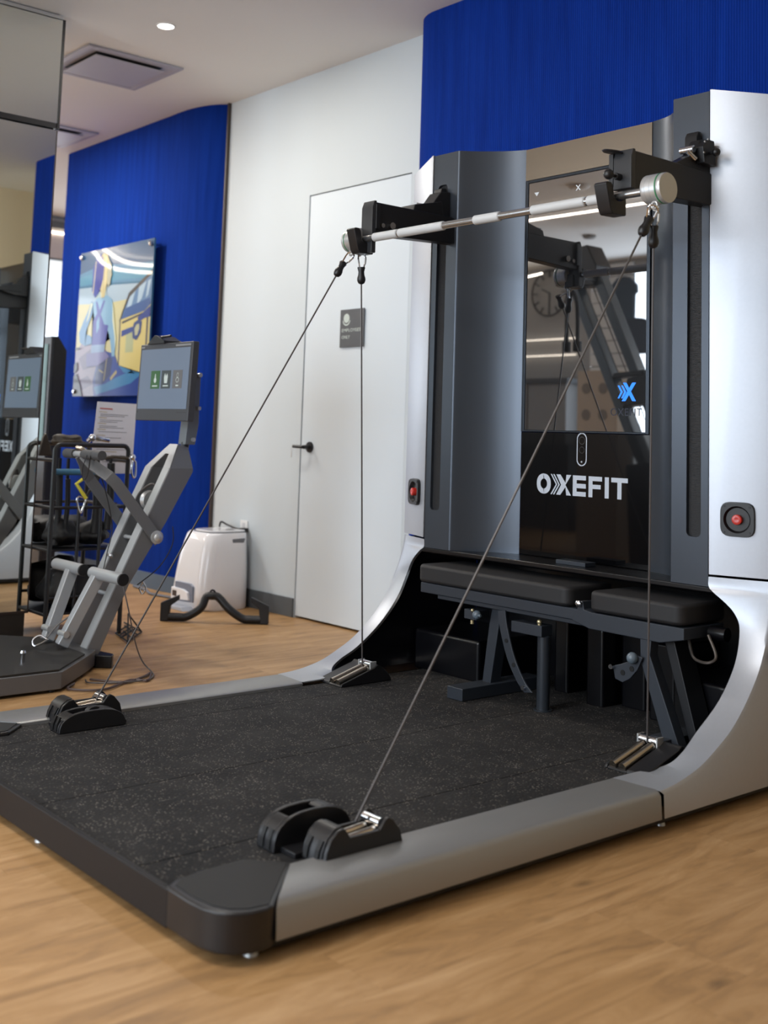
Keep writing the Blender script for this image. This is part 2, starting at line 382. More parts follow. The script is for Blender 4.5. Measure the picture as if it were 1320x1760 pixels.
# blue ribbed wall panels with quarter-round ends
def blue_wall(name, path, z1):
    bm = B(); uvl = bm.loops.layers.uv.new('UVMap'); s = 0; prev = None; rows = []
    for p in path:
        if prev is not None: s += (Vector(p)-Vector(prev)).length
        prev = p; rows.append((bm.verts.new((p[0], p[1], 0)), bm.verts.new((p[0], p[1], z1)), s))
    for a, b in zip(rows, rows[1:]):
        f = bm.faces.new((a[0], b[0], b[1], a[1]))
        for l, uv in zip(f.loops, ((a[2],0),(b[2],0),(b[2],z1),(a[2],z1))): l[uvl].uv = uv
    return struct(finish(bm, name, bluem, smooth=60))
def arc(cx, cy, r, a0, a1, n=12): return [(cx+r*math.cos(math.radians(a0+(a1-a0)*i/n)), cy+r*math.sin(math.radians(a0+(a1-a0)*i/n))) for i in range(n+1)]
pathL = [(-5.60, 2.6), (-5.735, .78)] + arc(-5.575, .76, .16, 180, 270) + [(-4.02, .60)]
pathL += bez([(-4.02,.60,0),(-3.88,.598,0),(-3.76,.604,0),(-3.64,.628,0),(-3.54,.672,0),(-3.462,.735,0)], 5)[1:]
pathL = [(p[0], p[1]) for p in pathL]
blue_wall('wall_left', pathL, ZC)
pathR = arc(-1.28, .76, .23, 180, 270) + [(.55, .53)] + arc(.55, .80, .27, 270, 360) + [(.82, .83)]
blue_wall('wall_back_blue', pathR, ZC)
bm = B(); box(bm, -3.464, -3.447, YW-.02, YW+.03, .0, ZC); struct(finish(bm, 'trim_2', brownedge, smooth=0))
bm = B(); box(bm, -1.522, -1.508, YW-.012, YW+.03, .0, ZC); struct(finish(bm, 'trim_3', brownedge, smooth=0))
bp_ = [(p[0], p[1]-.012) for p in pathL[2:]]
bm = B(); loft(bm, [(p[0], p[1], 0) for p in bp_], [(p[0], p[1], .10) for p in bp_]); loft(bm, [(p[0], p[1], .10) for p in bp_], [(p[0], p[1]+.014, .10) for p in bp_])
struct(finish(bm, 'baseboard_left', mat('slate_baseboard', S(92,108,126), .5), smooth=60))
# small arrow stickers near the top of the blue wall end
# cream wall to the right of the machine, seen in the mirror
bm = B(); box(bm, 1.85, 1.97, .25, 2.4, 0, ZC); struct(finish(bm, 'wall_right_return', cream, smooth=0))
bm = B(); box(bm, 1.85, 6.2, .25, .37, 0, ZC); struct(finish(bm, 'wall_back_cream', cream, smooth=0))
bm = B(); box(bm, .6, 2.0, 1.5, 1.6, 0, ZC); struct(finish(bm, 'wall_back_right', cream, smooth=0))

def windowed(name, axis, c, span, holes, m):
    """wall with real openings; holes: (a0,a1,z0,z1)"""
    bm = B(); a = span[0]; t = .12
    def bx(a0, a1, z0, z1):
        if a1-a0 < 1e-4 or z1-z0 < 1e-4: return
        if axis == 'y': box(bm, a0, a1, c, c+t, z0, z1)
        else: box(bm, c, c+t, a0, a1, z0, z1)
    for h in holes:
        bx(a, h[0], 0, ZC); bx(h[0], h[1], 0, h[2]); bx(h[0], h[1], h[3], ZC); a = h[1]
    bx(a, span[1], 0, ZC); return struct(finish(bm, name, m, smooth=0))
wg = mat('grey_wall_paint', S(150,148,146), .8)
windowed('wall_front', 'y', -7.3, (-13.2, 6.2), [(-6.0,-3.5,.35,3.05), (-1.6,1.0,.35,3.05), (1.2,3.7,.35,3.05)], wg)
windowed('wall_right', 'x', 6.1, (-7.4, 4.2), [], mat('shade_wall_paint', S(120,116,112), .8))
windowed('wall_far_left', 'x', -13.2, (-7.4, .4), [(-3.7,.3,.4,3.0)], wg)
bm = B(); box(bm, -8.5, -8.4, .6, 1.0, 0, ZC); box(bm, -8.5, -8.4, 1.0, 3.4, 2.76, ZC); box(bm, -8.5, -8.4, 3.4, 4.2, 0, ZC); struct(finish(bm, 'wall_far_back', mat('pinkish_wall_paint', S(206,194,190), .8), smooth=0))
bm = B(); box(bm, -8.40, -8.25, .9, 3.4, 3.06, 3.13); struct(finish(bm, 'trim_4', mat('grey_band', S(96,98,100), .5), smooth=0))
bm = B(); box(bm, -8.395, -8.38, .9, 3.4, 3.024, 3.044); tag(finish(bm, 'light_strip', softled), 'horizontal light strip in the gap behind the blue wall', 'light')
bm = B(); box(bm, -8.5, -5.0, 3.6, 3.7, 0, ZC); struct(finish(bm, 'wall_far_end', wg, smooth=0))
# window frames with mullions
def window(name, axis, c, a0, a1, z0, z1, nx, nz, t=.05):
    bm = B()
    def bx(p0, p1, q0, q1):
        if axis == 'y': box(bm, p0, p1, c, c+.06, q0, q1)
        else: box(bm, c, c+.06, p0, p1, q0, q1)
    for i in range(nx+1):
        p = a0+(a1-a0)*i/nx; bx(p-t/2, p+t/2, z0, z1)
    for i in range(nz+1):
        q = z0+(z1-z0)*i/nz; bx(a0, a1, q-t/2, q+t/2)
    struct(finish(bm, name, mat('dark_window_frame', S(40,44,50), .4), smooth=0))
window('window_1', 'y', -7.26, -6.0, -3.5, .35, 3.05, 3, 3)
window('window_2', 'y', -7.26, -1.6, 1.0, .35, 3.05, 2, 3)
window('window_3', 'y', -7.26, 1.2, 3.7, .35, 3.05, 2, 3)
window('window_4', 'x', -13.15, -3.7, .3, .4, 3.0, 3, 2)
window('window_5', 'x', -8.46, 1.0, 3.4, .3, 2.76, 2, 1, .015)

# ceiling fittings
def vent(x0, x1, y0, y1, label):
    v = thing('ceiling_vent', label, 'vent', ((x0+x1)/2, (y0+y1)/2, ZC))
    bm = B()
    for a in ((x0,x1,y0,y0+.035),(x0,x1,y1-.035,y1),(x0,x0+.035,y0+.035,y1-.035),(x1-.035,x1,y0+.035,y1-.035)): box(bm, *a, ZC-.014, ZC)
    finish(bm, 'frame', ventm, v, bevel=.004)
    bm = B(); box(bm, x0+.03, x1-.03, y0+.03, y1-.03, ZC-.003, ZC-.001); finish(bm, 'backing', ventd, v, smooth=0)
    bm = B()
    q = .055
    for (a, b) in (((x0+.035,y0+.035),(x1-.035,y0+.035)),((x1-.035,y0+.035),(x1-.035,y1-.035)),((x1-.035,y1-.035),(x0+.035,y1-.035)),((x0+.035,y1-.035),(x0+.035,y0+.035))):
        cx, cy = (x0+x1)/2, (y0+y1)/2; f = lambda p: (p[0]+(q if p[0] < cx else -q), p[1]+(q if p[1] < cy else -q), ZC-.003)
        bm.faces.new([bm.verts.new((a[0],a[1],ZC-.012)), bm.verts.new((b[0],b[1],ZC-.012)), bm.verts.new(f(b)), bm.verts.new(f(a))])
    finish(bm, 'sloped_rim', ventm, v, smooth=0)
    bm = B(); box(bm, x0+.085, x1-.085, y0+.085, y1-.085, ZC-.028, ZC-.020); finish(bm, 'panel', ventm, v, bevel=.004)
    bm = B()
    for sx in (x0+.16, x1-.16):
        for sy in (y0+.16, y1-.16): cyl(bm, (sx, sy, ZC), (sx, sy, ZC-.022), .006, n=8)
    finish(bm, 'bracket', ventm, v)
vent(-3.625, -3.02, -.50, .11, 'square white ceiling air diffuser with a dropped centre panel beside the mirror')
vent(-5.42, -4.81, -.14, .46, 'farther flat white ceiling panel above the blue wall')
dl = thing('downlight', 'small round lit downlight in the ceiling', 'light', (-2.46, -.334, ZC))
bm = B(); lathe(bm, [(.052,0),(.052,-.004),(.044,-.006),(.044,-.002)], Matrix.Translation((-2.46,-.334,ZC))); finish(bm, 'trim_ring', ceilm, dl)
bm = B(); cyl(bm, (-2.46,-.334,ZC-.001), (-2.46,-.334,ZC-.0045), .042, n=28); finish(bm, 'lens', ledwhite, dl)
# light strips of the room behind the camera side (seen in the display and the poster glass)
def strip(pts, label, r=.007, m=None):
    bm = B(); tube(bm, bez(pts, 6), r, 6); tag(finish(bm, 'light_strip', m or sideled), label, 'light')
strip([(-5.2,-4.3,3.1),(-3.5,-4.36,3.1),(-2.0,-4.40,3.1)], 'straight light strip under the ceiling beyond the front of the platform')
strip([(-9.2,-1.45,3.1),(-9.73,-1.82,3.1),(-10.53,-2.37,3.1),(-10.87,-2.8,3.1),(-10.68,-3.3,3.1),(-10.3,-3.7,3.1)], 'outer curved light strip hung in the far left of the room', .022)
strip([(-8.9,-1.4,3.1),(-9.39,-1.77,3.1),(-10.0,-2.29,3.1),(-10.21,-2.65,3.1),(-10.0,-3.0,3.1),(-9.7,-3.3,3.1)], 'inner curved light strip hung in the far left of the room', .022)
strip([(-6.2,-6.5,3.0),(-7.4,-6.9,3.0)], 'short light strip by the front wall clock')
for i, z in enumerate((2.28, 2.08)):
    bm = B(); box(bm, -7.6, -6.2, -7.14, -7.12, z, z+.010); tag(finish(bm, 'light_strip', softled), ('upper', 'lower')[i]+' straight light strip on the front wall cabinet', 'light')

# ------------------------------------------------------------------ mirror on the pillar
bm = B(); box(bm, -3.12, -2.745, -2.15, -.80, 0, ZC); struct(finish(bm, 'wall_mirror_pillar', mat('pillar_paint', S(150,148,146), .8), smooth=0))
bm = B(); box(bm, -2.745, -2.733, -2.12, -.80, 0, .115); struct(finish(bm, 'baseboard_mirror', mat('black_base', S(34,32,30), .5), smooth=0))
mr = thing('wall_mirror', 'tall two-piece wall mirror with black edges at the left', 'mirror', (-2.735, -1.5, .12))
bm = B(); box(bm, -2.745, -2.729, -2.1, -.790, .124, 2.572); lab(finish(bm, 'mirror_glass', mirror_m, mr, smooth=0), 'lower mirror pane')
bm = B(); box(bm, -2.745, -2.712, -2.1, -.797, 2.606, 3.155); lab(finish(bm, 'mirror_glass', mirror_m, mr, smooth=0), 'upper mirror pane')
bm = B(); box(bm, -2.745, -2.711, -2.1, -.786, 2.578, 2.606); box(bm, -2.745, -2.708, -.797, -.784, 2.578, 3.16); lab(finish(bm, 'frame', blackpl, mr, smooth=0), 'thick black edge of the upper pane')
bm = B(); box(bm, -2.745, -2.727, -.790, -.784, .115, 2.572); box(bm, -2.745, -2.727, -2.1, -.784, .112, .124); lab(finish(bm, 'edge_strip', mat('dark_bronze', S(58,50,48), .4, .3), mr, smooth=0), 'thin dark edge of the lower pane')
bm = B(); box(bm, -2.745, -2.708, -2.1, -.80, 3.160, 3.178); finish(bm, 'top_clip', steel, mr, smooth=0)


# ------------------------------------------------------------------ the cable machine with its platform
MC = thing('cable_training_machine', 'large silver and graphite cable training machine with display, black mat platform and four cables', 'exercise machine', (0,0,0))
H = 2.24
# column faces, coves and silver panels
INNER = [(.68,0,.63),(.68,0,.600),(.700,-.004,.583),(.742,.004,.552),(.772,.010,.520),(.790,.006,.475),(.800,-.035,.38),(.803,-.125,.28),(.800,-.24,.20),(.808,-.315,.160),(.800,-.365,.132),(.765,-.395,.112),(.745,-.45,.107),(.74,-.555,.106)]
RIDGE = [(.880,.070,.63),(.880,.066,.600),(.880,.062,.580),(.880,.052,.548),(.880,.036,.505),(.880,.012,.455),(.882,-.035,.368),(.885,-.11,.285),(.888,-.19,.22),(.890,-.28,.172),(.892,-.35,.142),(.894,-.42,.124),(.897,-.49,.113),(.900,-.555,.108)]
for s in (-1, 1):
    X = lambda x: s*x
    # dark column face with its slot
    bm = B()
    holed(bm, [(.535,.597),(.678,.597),(.678,H),(.535,H)], rrect(.594,.650,.752,2.108,.017), lambda p: (X(p[0]), 0.0, p[1]))
    hole = rrect(.594,.650,.752,2.108,.017)
    loft(bm, [(X(p[0]), 0, p[1]) for p in hole+[hole[0]]], [(X(p[0]), .03, p[1]) for p in hole+[hole[0]]])
    loft(bm, [(X(.678),0,.597),(X(.678),0,H)], [(X(.678),.05,.597),(X(.678),.05,H)])
    bm.faces.new([bm.verts.new(p) for p in ((X(.535),0,H),(X(.678),0,H),(X(.70),.45,H),(X(.50),.45,H))])
    bm.faces.new([bm.verts.new(p) for p in ((X(.535),0,.597),(X(.678),0,.597),(X(.70),.3,.597),(X(.50),.3,.597))])
    col = finish(bm, 'column', darkpan, MC, smooth=30)
    bm = B(); box(bm, min(X(.59),X(.655)), max(X(.59),X(.655)), .014, .03, .748, 2.112); finish(bm, 'slot_brush', brush, col, smooth=0)
    # cove between column and display: rounded nose then a sweep back
    prof = [(.540,0),(.533,.002),(.528,.008),(.523,.020),(.505,.052),(.482,.088),(.452,.122),(.412,.151),(.370,.168),(.335,.176),(.315,.179)]
    if s < 0: prof = [(.540,0),(.533,.002),(.528,.007),(.515,.022),(.498,.042),(.470,.072),(.440,.100),(.405,.130),(.370,.153),(.340,.170),(.315,.179)]
    bm = B(); loft(bm, [(X(p[0]), p[1], .597) for p in prof], [(X(p[0]), p[1], H) for p in prof])
    f = [bm.verts.new((X(p[0]), p[1], H)) for p in prof]+[bm.verts.new((X(.315), .45, H)), bm.verts.new((X(.54), .45, H))]; bm.faces.new(f)
    finish(bm, 'cove_panel', darkpan, MC, smooth=50)
    # silver upper panel, front facet and flank
    bm = B()
    c = lambda z: [(X(.683),-.003,z),(X(.690),-.002,z),(X(.872),.062,z),(X(.880),.067,z),(X(.883),.078,z),(X(.886),.45,z),(X(.70),.45,z)]
    z1s = [H+.004, H+.003, H-.038, H-.042, H-.045, H-.045, H]
    lo = c(.638); hi = [(p[0], p[1], z) for p, z in zip(c(H), z1s)]
    a = [bm.verts.new(p) for p in lo]; b = [bm.verts.new(p) for p in hi]
    for i in range(len(a)): bm.faces.new((a[i], a[(i+1) % 7], b[(i+1) % 7], b[i]))
    bm.faces.new(a); bm.faces.new(b)
    sp = finish(bm, 'silver_panel', silver, MC, smooth=35)
    # emergency button set in the silver facet
    n = Vector((X(.331), -.944, 0)).normalized(); tx = Vector((n.y*-1, n.x, 0)); tx = Vector((-n.y, n.x, 0))
    cx, cy = (.770, .0275)
    Mx = Matrix((Vector((.944, X(.331), 0)), Vector((0,0,1)), n)).transposed().to_4x4(); Mx = Matrix.Translation((X(cx), cy, .818)) @ Mx
    bm = B(); out = []
    for k in range(40):
        t = 2*math.pi*k/40; c_, s_ = math.cos(t), math.sin(t); q = 1/((abs(c_)**4.5+abs(s_)**4.5)**(1/4.5)); out.append((.053*q*c_, .053*q*s_))
    circ = [(.043*math.cos(2*math.pi*k/32), .043*math.sin(2*math.pi*k/32)) for k in range(32)]
    holed(bm, out, circ, lambda p: Mx @ Vector((p[0], p[1], .014)))
    loft(bm, [Mx @ Vector((p[0], p[1], .014)) for p in out+[out[0]]], [Mx @ Vector((p[0]*1.05, p[1]*1.05, 0)) for p in out+[out[0]]])
    loft(bm, [Mx @ Vector((p[0], p[1], .014)) for p in circ+[circ[0]]], [Mx @ Vector((p[0]*.86, p[1]*.86, .0015)) for p in circ+[circ[0]]])
    bm.faces.new([bm.verts.new(Mx @ Vector((p[0]*.86, p[1]*.86, .0015))) for p in circ])
    eb = finish(bm, 'emergency_button', blackpl, MC, smooth=30)
    bm = B(); lathe(bm, [(.0165,.0015),(.0165,.014),(.0155,.0185),(.012,.0205),(.006,.0195),(.0001,.019)], Mx); lab(finish(bm, 'button', redm, eb), 'red push button')
    bm = B()
    for a in (-1,1):
        for b2 in (-1,1): lathe(bm, [(.0036,.014),(.003,.0155),(.0001,.0155)], Mx @ Matrix.Translation((a*.040, b2*.041, 0)), 8)
    finish(bm, 'screw', blackmt, eb)
    bm = B(); box(bm, -.05 if s > 0 else -.035, .056 if s > 0 else .035, .066, .078, 0, .0006, Mx); lt = lab(finish(bm, 'label_strip', mat('label_white', S(232,236,242), .5), MC, smooth=0), 'small white label strip')
    text('DO NOT TOUCH', .0105, Mx @ Matrix.Translation((-.026, .068, .0007)), ink, 'label_print', lt, extrude=.0002)
    # lower silver fairing: curved band, flank and floor line
    A_ = [(X(p[0]), p[1], p[2]) for p in INNER]; R_ = [(X(p[0]), p[1], p[2]) for p in RIDGE]
    A2 = bez(A_, 4); R2 = bez(R_, 4); bm = B()
    rows = []
    for a, b in zip(A2, R2):
        a, b = Vector(a), Vector(b)
        rows.append([bm.verts.new(p) for p in (a+Vector((0,.010,-.004)), a, a.lerp(b,.5)+Vector((0,-.004,0)), b.lerp(a,.10)+Vector((0,-.001,.0)), b, b+Vector((X(.006),.010,-.008)))])
    for r0, r1 in zip(rows, rows[1:]):
        for i in range(5): bm.faces.new((r0[i], r0[i+1], r1[i+1], r1[i]))
    fl = [r[5] for r in rows]; back = [bm.verts.new((X(.909), v.co.y, .036)) for v in fl]
    # flank: straight down from the ridge to the floor line, then back to the rear
    for i in range(len(fl)-1):
        if back[i].co.y != back[i+1].co.y: bm.faces.new((fl[i], fl[i+1], back[i+1], back[i]))
    q1, q2 = bm.verts.new((X(.892), .46, .63)), bm.verts.new((X(.909), .46, .036))
    bm.faces.new((fl[0], q1, q2, back[0]))
    fr = finish(bm, 'side_fairing', silver, MC, smooth=50)
    # black inner lining behind the band
    bm = B(); inn = bez([p for p in A_[1:12]], 4); inn = [Vector(p)+Vector((0,.004,0)) for p in inn]
    loft(bm, inn, [(X(.80), .43, p.z) for p in inn]); 
    loft(bm, [Vector(p)+Vector((X(.0),-.002,0)) for p in inn], [Vector(p)+Vector((X(-.007),.002,-.003)) for p in inn])
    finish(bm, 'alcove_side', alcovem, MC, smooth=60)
    # dark mark on the flank
    if s > 0:
        bm = B()
        for (y0, z0, y1, z1) in ((.02,.42,.10,.30),(.10,.30,.02,.18),(.07,.42,.22,.20),(.22,.42,.08,.20)):
            d = Vector((0, y1-y0, z1-z0)).normalized(); w = Vector((0, -d.z, d.y))*.014
            off = .9105
            vs = [bm.verts.new(Vector((off - (.036 if False else 0), y0, z0))+w), bm.verts.new(Vector((off, y0, z0))-w), bm.verts.new(Vector((off, y1, z1))-w), bm.verts.new(Vector((off, y1, z1))+w)]
            bm.faces.new(vs)
        lab(finish(bm, 'side_emblem', blackmt, MC, smooth=0), 'black crossed chevron emblem on the flank')
    # rail
    RX = [(.735,.036),(.735,.101),(.742,.106),(.885,.110),(.897,.106),(.905,.096),(.909,.036)]
    yf = lambda x: -1.836 + max(0, (.906-x))*.93
    bm = B(); a = [bm.verts.new((X(x), yf(x), z)) for x, z in RX]; b = [bm.verts.new((X(x), -.5562, z)) for x, z in RX]
    for i in range(7): bm.faces.new((a[i], a[(i+1) % 7], b[(i+1) % 7], b[i]))
    bm.faces.new(a); bm.faces.new(b)
    finish(bm, 'side_rail', railgrey, MC, smooth=35)
    # rounded corner cap
    cc = [(.652,-1.744),(.731,-1.668),(.742,-1.676),(.903,-1.838),(.908,-1.86),(.903,-1.895),(.888,-1.925),(.862,-1.948),(.825,-1.961),(.78,-1.965),(.69,-1.965),(.668,-1.93),(.655,-1.86)]
    bm = B(); prism(bm, [(X(p[0]), p[1]) for p in cc], 'z', .022, .104); cap = lab(finish(bm, 'corner_cap', mat('corner_plastic', S(28,27,29), .34), MC, smooth=35, bevel=.007, seg=3), 'black rounded corner cap')
    bm = B(); ct = [(.662,-1.748),(.731,-1.686),(.894,-1.846),(.888,-1.89),(.868,-1.922),(.835,-1.940),(.78,-1.948),(.70,-1.948),(.674,-1.92),(.664,-1.85)]
    prism(bm, [(X(p[0]), p[1]) for p in ct], 'z', .100, .1055); finish(bm, 'corner_pad', mat('matt_corner_pad', S(30,30,31), .65), cap, smooth=30)
# fine seam above the fairing
# header, display, lower panel
bm = B(); box(bm, -.314, .314, .176, .44, 2.108, H-.002); lab(finish(bm, 'header_panel', header_m, MC, smooth=0), 'bronze gloss header panel')
ds = None
bm = B(); box(bm, -.312, .312, .185, .22, 1.085, 2.106); box(bm, -.312, -.296, .172, .19, 1.083, 2.106); box(bm, .296, .312, .172, .19, 1.083, 2.106)
box(bm, -.296, .296, .172, .19, 2.094, 2.106); box(bm, -.296, .296, .172, .19, 1.083, 1.090)
ds = finish(bm, 'display', mat('display_bezel', S(52,58,66), .25, .6), MC, bevel=.002)
bm = B(); box(bm, -.295, .295, .176, .186, 1.091, 2.093); lab(finish(bm, 'display_glass', screen_m, ds, smooth=0), 'mirror-like dark display glass')
bluel = mat('screen_blue_glow', S(30,110,230), .4, emit=S(30,120,240), es=1.1); dimb = mat('screen_dim_glow', S(22,24,40), .4, emit=S(60,70,130), es=.03)
bm = B(); y = .1755
def poly(bm, pts, y0=None):
    bm.faces.new([bm.verts.new((p[0], y if y0 is None else y0, p[1])) for p in pts])
cx, cz, w, h = .216, 1.238, .038, .034
poly(bm, [(cx-w*.62,cz+h),(cx-w*.2,cz+h),(cx+w*.95,cz-h),(cx+w*.5,cz-h)]); poly(bm, [(cx+w*.95,cz+h),(cx+w*.5,cz+h),(cx-w*.75,cz-h),(cx-w*.3,cz-h)], y-.0003)
for k in (0, 1):
    o_ = cx-w*1.25+k*.016; poly(bm, [(o_,cz+h*.7),(o_+.008,cz+h*.7),(o_+.024,cz),(o_+.008,cz-h*.7),(o_,cz-h*.7),(o_+.014,cz)], y+.0001*k)
lab(finish(bm, 'screen_emblem', bluel, ds, smooth=0), 'glowing blue X emblem with chevrons')
text('OXEFIT', .040, FRONT(.135, .1755, 1.150), dimb, 'screen_lettering', ds, extrude=.0001, space=1.1)
bm = B(); poly(bm, [(-.262,2.048),(-.242,2.048),(-.252,2.036)]); poly(bm, [(-.266,2.052),(-.238,2.052),(-.243,2.048),(-.261,2.048)])
poly(bm, [(-.048,2.052),(-.042,2.052),(-.022,2.030),(-.028,2.030)]); poly(bm, [(-.022,2.052),(-.028,2.052),(-.048,2.030),(-.042,2.030)], y-.0003)
finish(bm, 'screen_icon', mat('icon_glow', S(170,175,180), .4, emit=S(200,205,210), es=.5), ds, smooth=0)
bm = B(); box(bm, -.313, .313, .178, .22, .600, 1.081); lp = lab(finish(bm, 'lower_panel', lower_m, MC, smooth=0), 'glossy black panel with white lettering')
# white lettering
bm = B(); L0, LW, Z0, ZH = -.225, .443, .843, .078
y = .1772
def ring(bm, x0, x1, z0, z1, r, t):
    o_ = rrect(x0, x1, z0, z1, r, 6); i_ = rrect(x0+t, x1-t, z0+t, z1-t, r-t*.8, 6)
    a = [bm.verts.new((p[0], y, p[1])) for p in o_]; b = [bm.verts.new((p[0], y, p[1])) for p in i_]
    for k in range(len(a)): bm.faces.new((a[k], a[(k+1) % len(a)], b[(k+1) % len(b)], b[k]))
def bar(bm, x0, x1, z0, z1): poly(bm, [(x0,z0),(x1,z0),(x1,z1),(x0,z1)])
ring(bm, L0, L0+.072, Z0, Z0+ZH, .034, .019)
cz = Z0+ZH/2
for k in range(2):
    o_ = L0+.071+k*.013; poly(bm, [(o_,Z0+ZH),(o_+.007,Z0+ZH),(o_+.034,cz),(o_+.007,Z0),(o_,Z0),(o_+.027,cz)])
xl = L0+.100
poly(bm, [(xl,Z0+ZH),(xl+.021,Z0+ZH),(xl+.0465,cz+.008),(xl+.036,cz),(xl+.0245,cz)]); poly(bm, [(xl,Z0),(xl+.021,Z0),(xl+.0465,cz-.008),(xl+.036,cz),(xl+.0245,cz)])
poly(bm, [(xl+.051,Z0+ZH),(xl+.075,Z0+ZH),(xl+.0465,cz),(xl+.036,cz),(xl+.0465,cz+.008)]); poly(bm, [(xl+.051,Z0),(xl+.075,Z0),(xl+.0465,cz),(xl+.036,cz),(xl+.0465,cz-.008)])
xe = L0+.183; bar(bm, xe, xe+.019, Z0, Z0+ZH)
for zz in (Z0, cz-.0085, Z0+ZH-.017): bar(bm, xe+.019, xe+.064, zz, zz+.017)
xf = L0+.260; bar(bm, xf, xf+.019, Z0, Z0+ZH); bar(bm, xf+.019, xf+.064, Z0+ZH-.017, Z0+ZH); bar(bm, xf+.019, xf+.058, cz-.0075, cz+.0085)
xi = L0+.337; bar(bm, xi, xi+.019, Z0, Z0+ZH)
xt = L0+.367; bar(bm, xt, xt+.076, Z0+ZH-.017, Z0+ZH); bar(bm, xt+.0285, xt+.0475, Z0, Z0+ZH-.017)
lab(finish(bm, 'brand_lettering', logom, lp, smooth=0), 'white OXEFIT lettering')
y = .1774; bm = B(); ring(bm, -.025, .024, .957, 1.084, .0245, .0042); sw = finish(bm, 'sensor_ring', logom, lp, smooth=0)
bm = B()
for zz, rr in ((1.054,.014),(1.018,.012)): tube(bm, [(rr*math.cos(t), .1774, zz+rr*math.sin(t)) for t in [i*math.pi/10 for i in range(20)]], .0007, 5, True)
finish(bm, 'sensor_lens', mat('lens_grey', S(84,84,86), .3), lp)
bm = B(); sphere(bm, (0,.1775,.973), .004, 10); finish(bm, 'sensor_light', logom, lp)
bm = B(); box(bm, -.02, -.004, .1768, .1775, 1.100, 1.106); 
bm.free()
# alcove behind the bench
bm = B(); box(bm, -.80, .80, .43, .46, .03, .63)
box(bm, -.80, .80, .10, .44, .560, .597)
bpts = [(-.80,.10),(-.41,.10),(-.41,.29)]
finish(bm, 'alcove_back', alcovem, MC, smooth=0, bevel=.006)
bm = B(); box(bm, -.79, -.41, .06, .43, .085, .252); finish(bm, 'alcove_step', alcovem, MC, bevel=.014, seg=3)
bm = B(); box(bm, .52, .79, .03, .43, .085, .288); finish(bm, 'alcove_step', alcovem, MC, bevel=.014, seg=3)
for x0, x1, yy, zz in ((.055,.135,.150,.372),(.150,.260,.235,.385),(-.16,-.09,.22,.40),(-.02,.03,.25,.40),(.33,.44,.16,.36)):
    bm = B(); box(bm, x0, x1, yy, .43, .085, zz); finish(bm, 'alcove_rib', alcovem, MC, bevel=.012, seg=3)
bm = B(); box(bm, -.02, .12, .06, .12, .5965, .612); lab(finish(bm, 'bench_catch', mat('grey_catch', S(46,52,60), .4), MC, bevel=.002), 'small grey catch plate behind the bench')
# dark ledge under columns
bm = B(); prism(bm, [(-.70,.003),(.70,.003),(.72,.02),(.70,.44),(-.70,.44),(-.72,.02)], 'z', .578, .5965); finish(bm, 'ledge', alcovem, MC, bevel=.004)
# rubber mats in strips
edges = [-.735, -.56, .015, .53, .735]
for a, b in zip(edges, edges[1:]):
    bm = B(); box(bm, a+.0014, b-.0014, -1.952, .43, .055, .0925)
    finish(bm, 'rubber_mat', rubberm, MC, smooth=0, bevel=.0015, seg=1)
bm = B(); box(bm, -.70, .70, -1.966, -1.950, .022, .100); finish(bm, 'front_skirt', skirtm, MC, bevel=.003)
bm = B(); box(bm, -.88, .88, -1.82, .44, .012, .056); box(bm, -.70, .70, -1.945, -1.8, .012, .056); finish(bm, 'base_frame', blackmt, MC, smooth=0)
for (fx, fy) in ((.012,-1.93),(.857,-1.86),(-.857,-1.86),(.86,-.50),(.86,.3),(-.86,.3),(-.86,-.5)):
    bm = B(); cyl(bm, (fx,fy,0), (fx,fy,.008), .016, .014); cyl(bm, (fx,fy,.008), (fx,fy,.03), .006); finish(bm, 'levelling_foot', steel, MC)

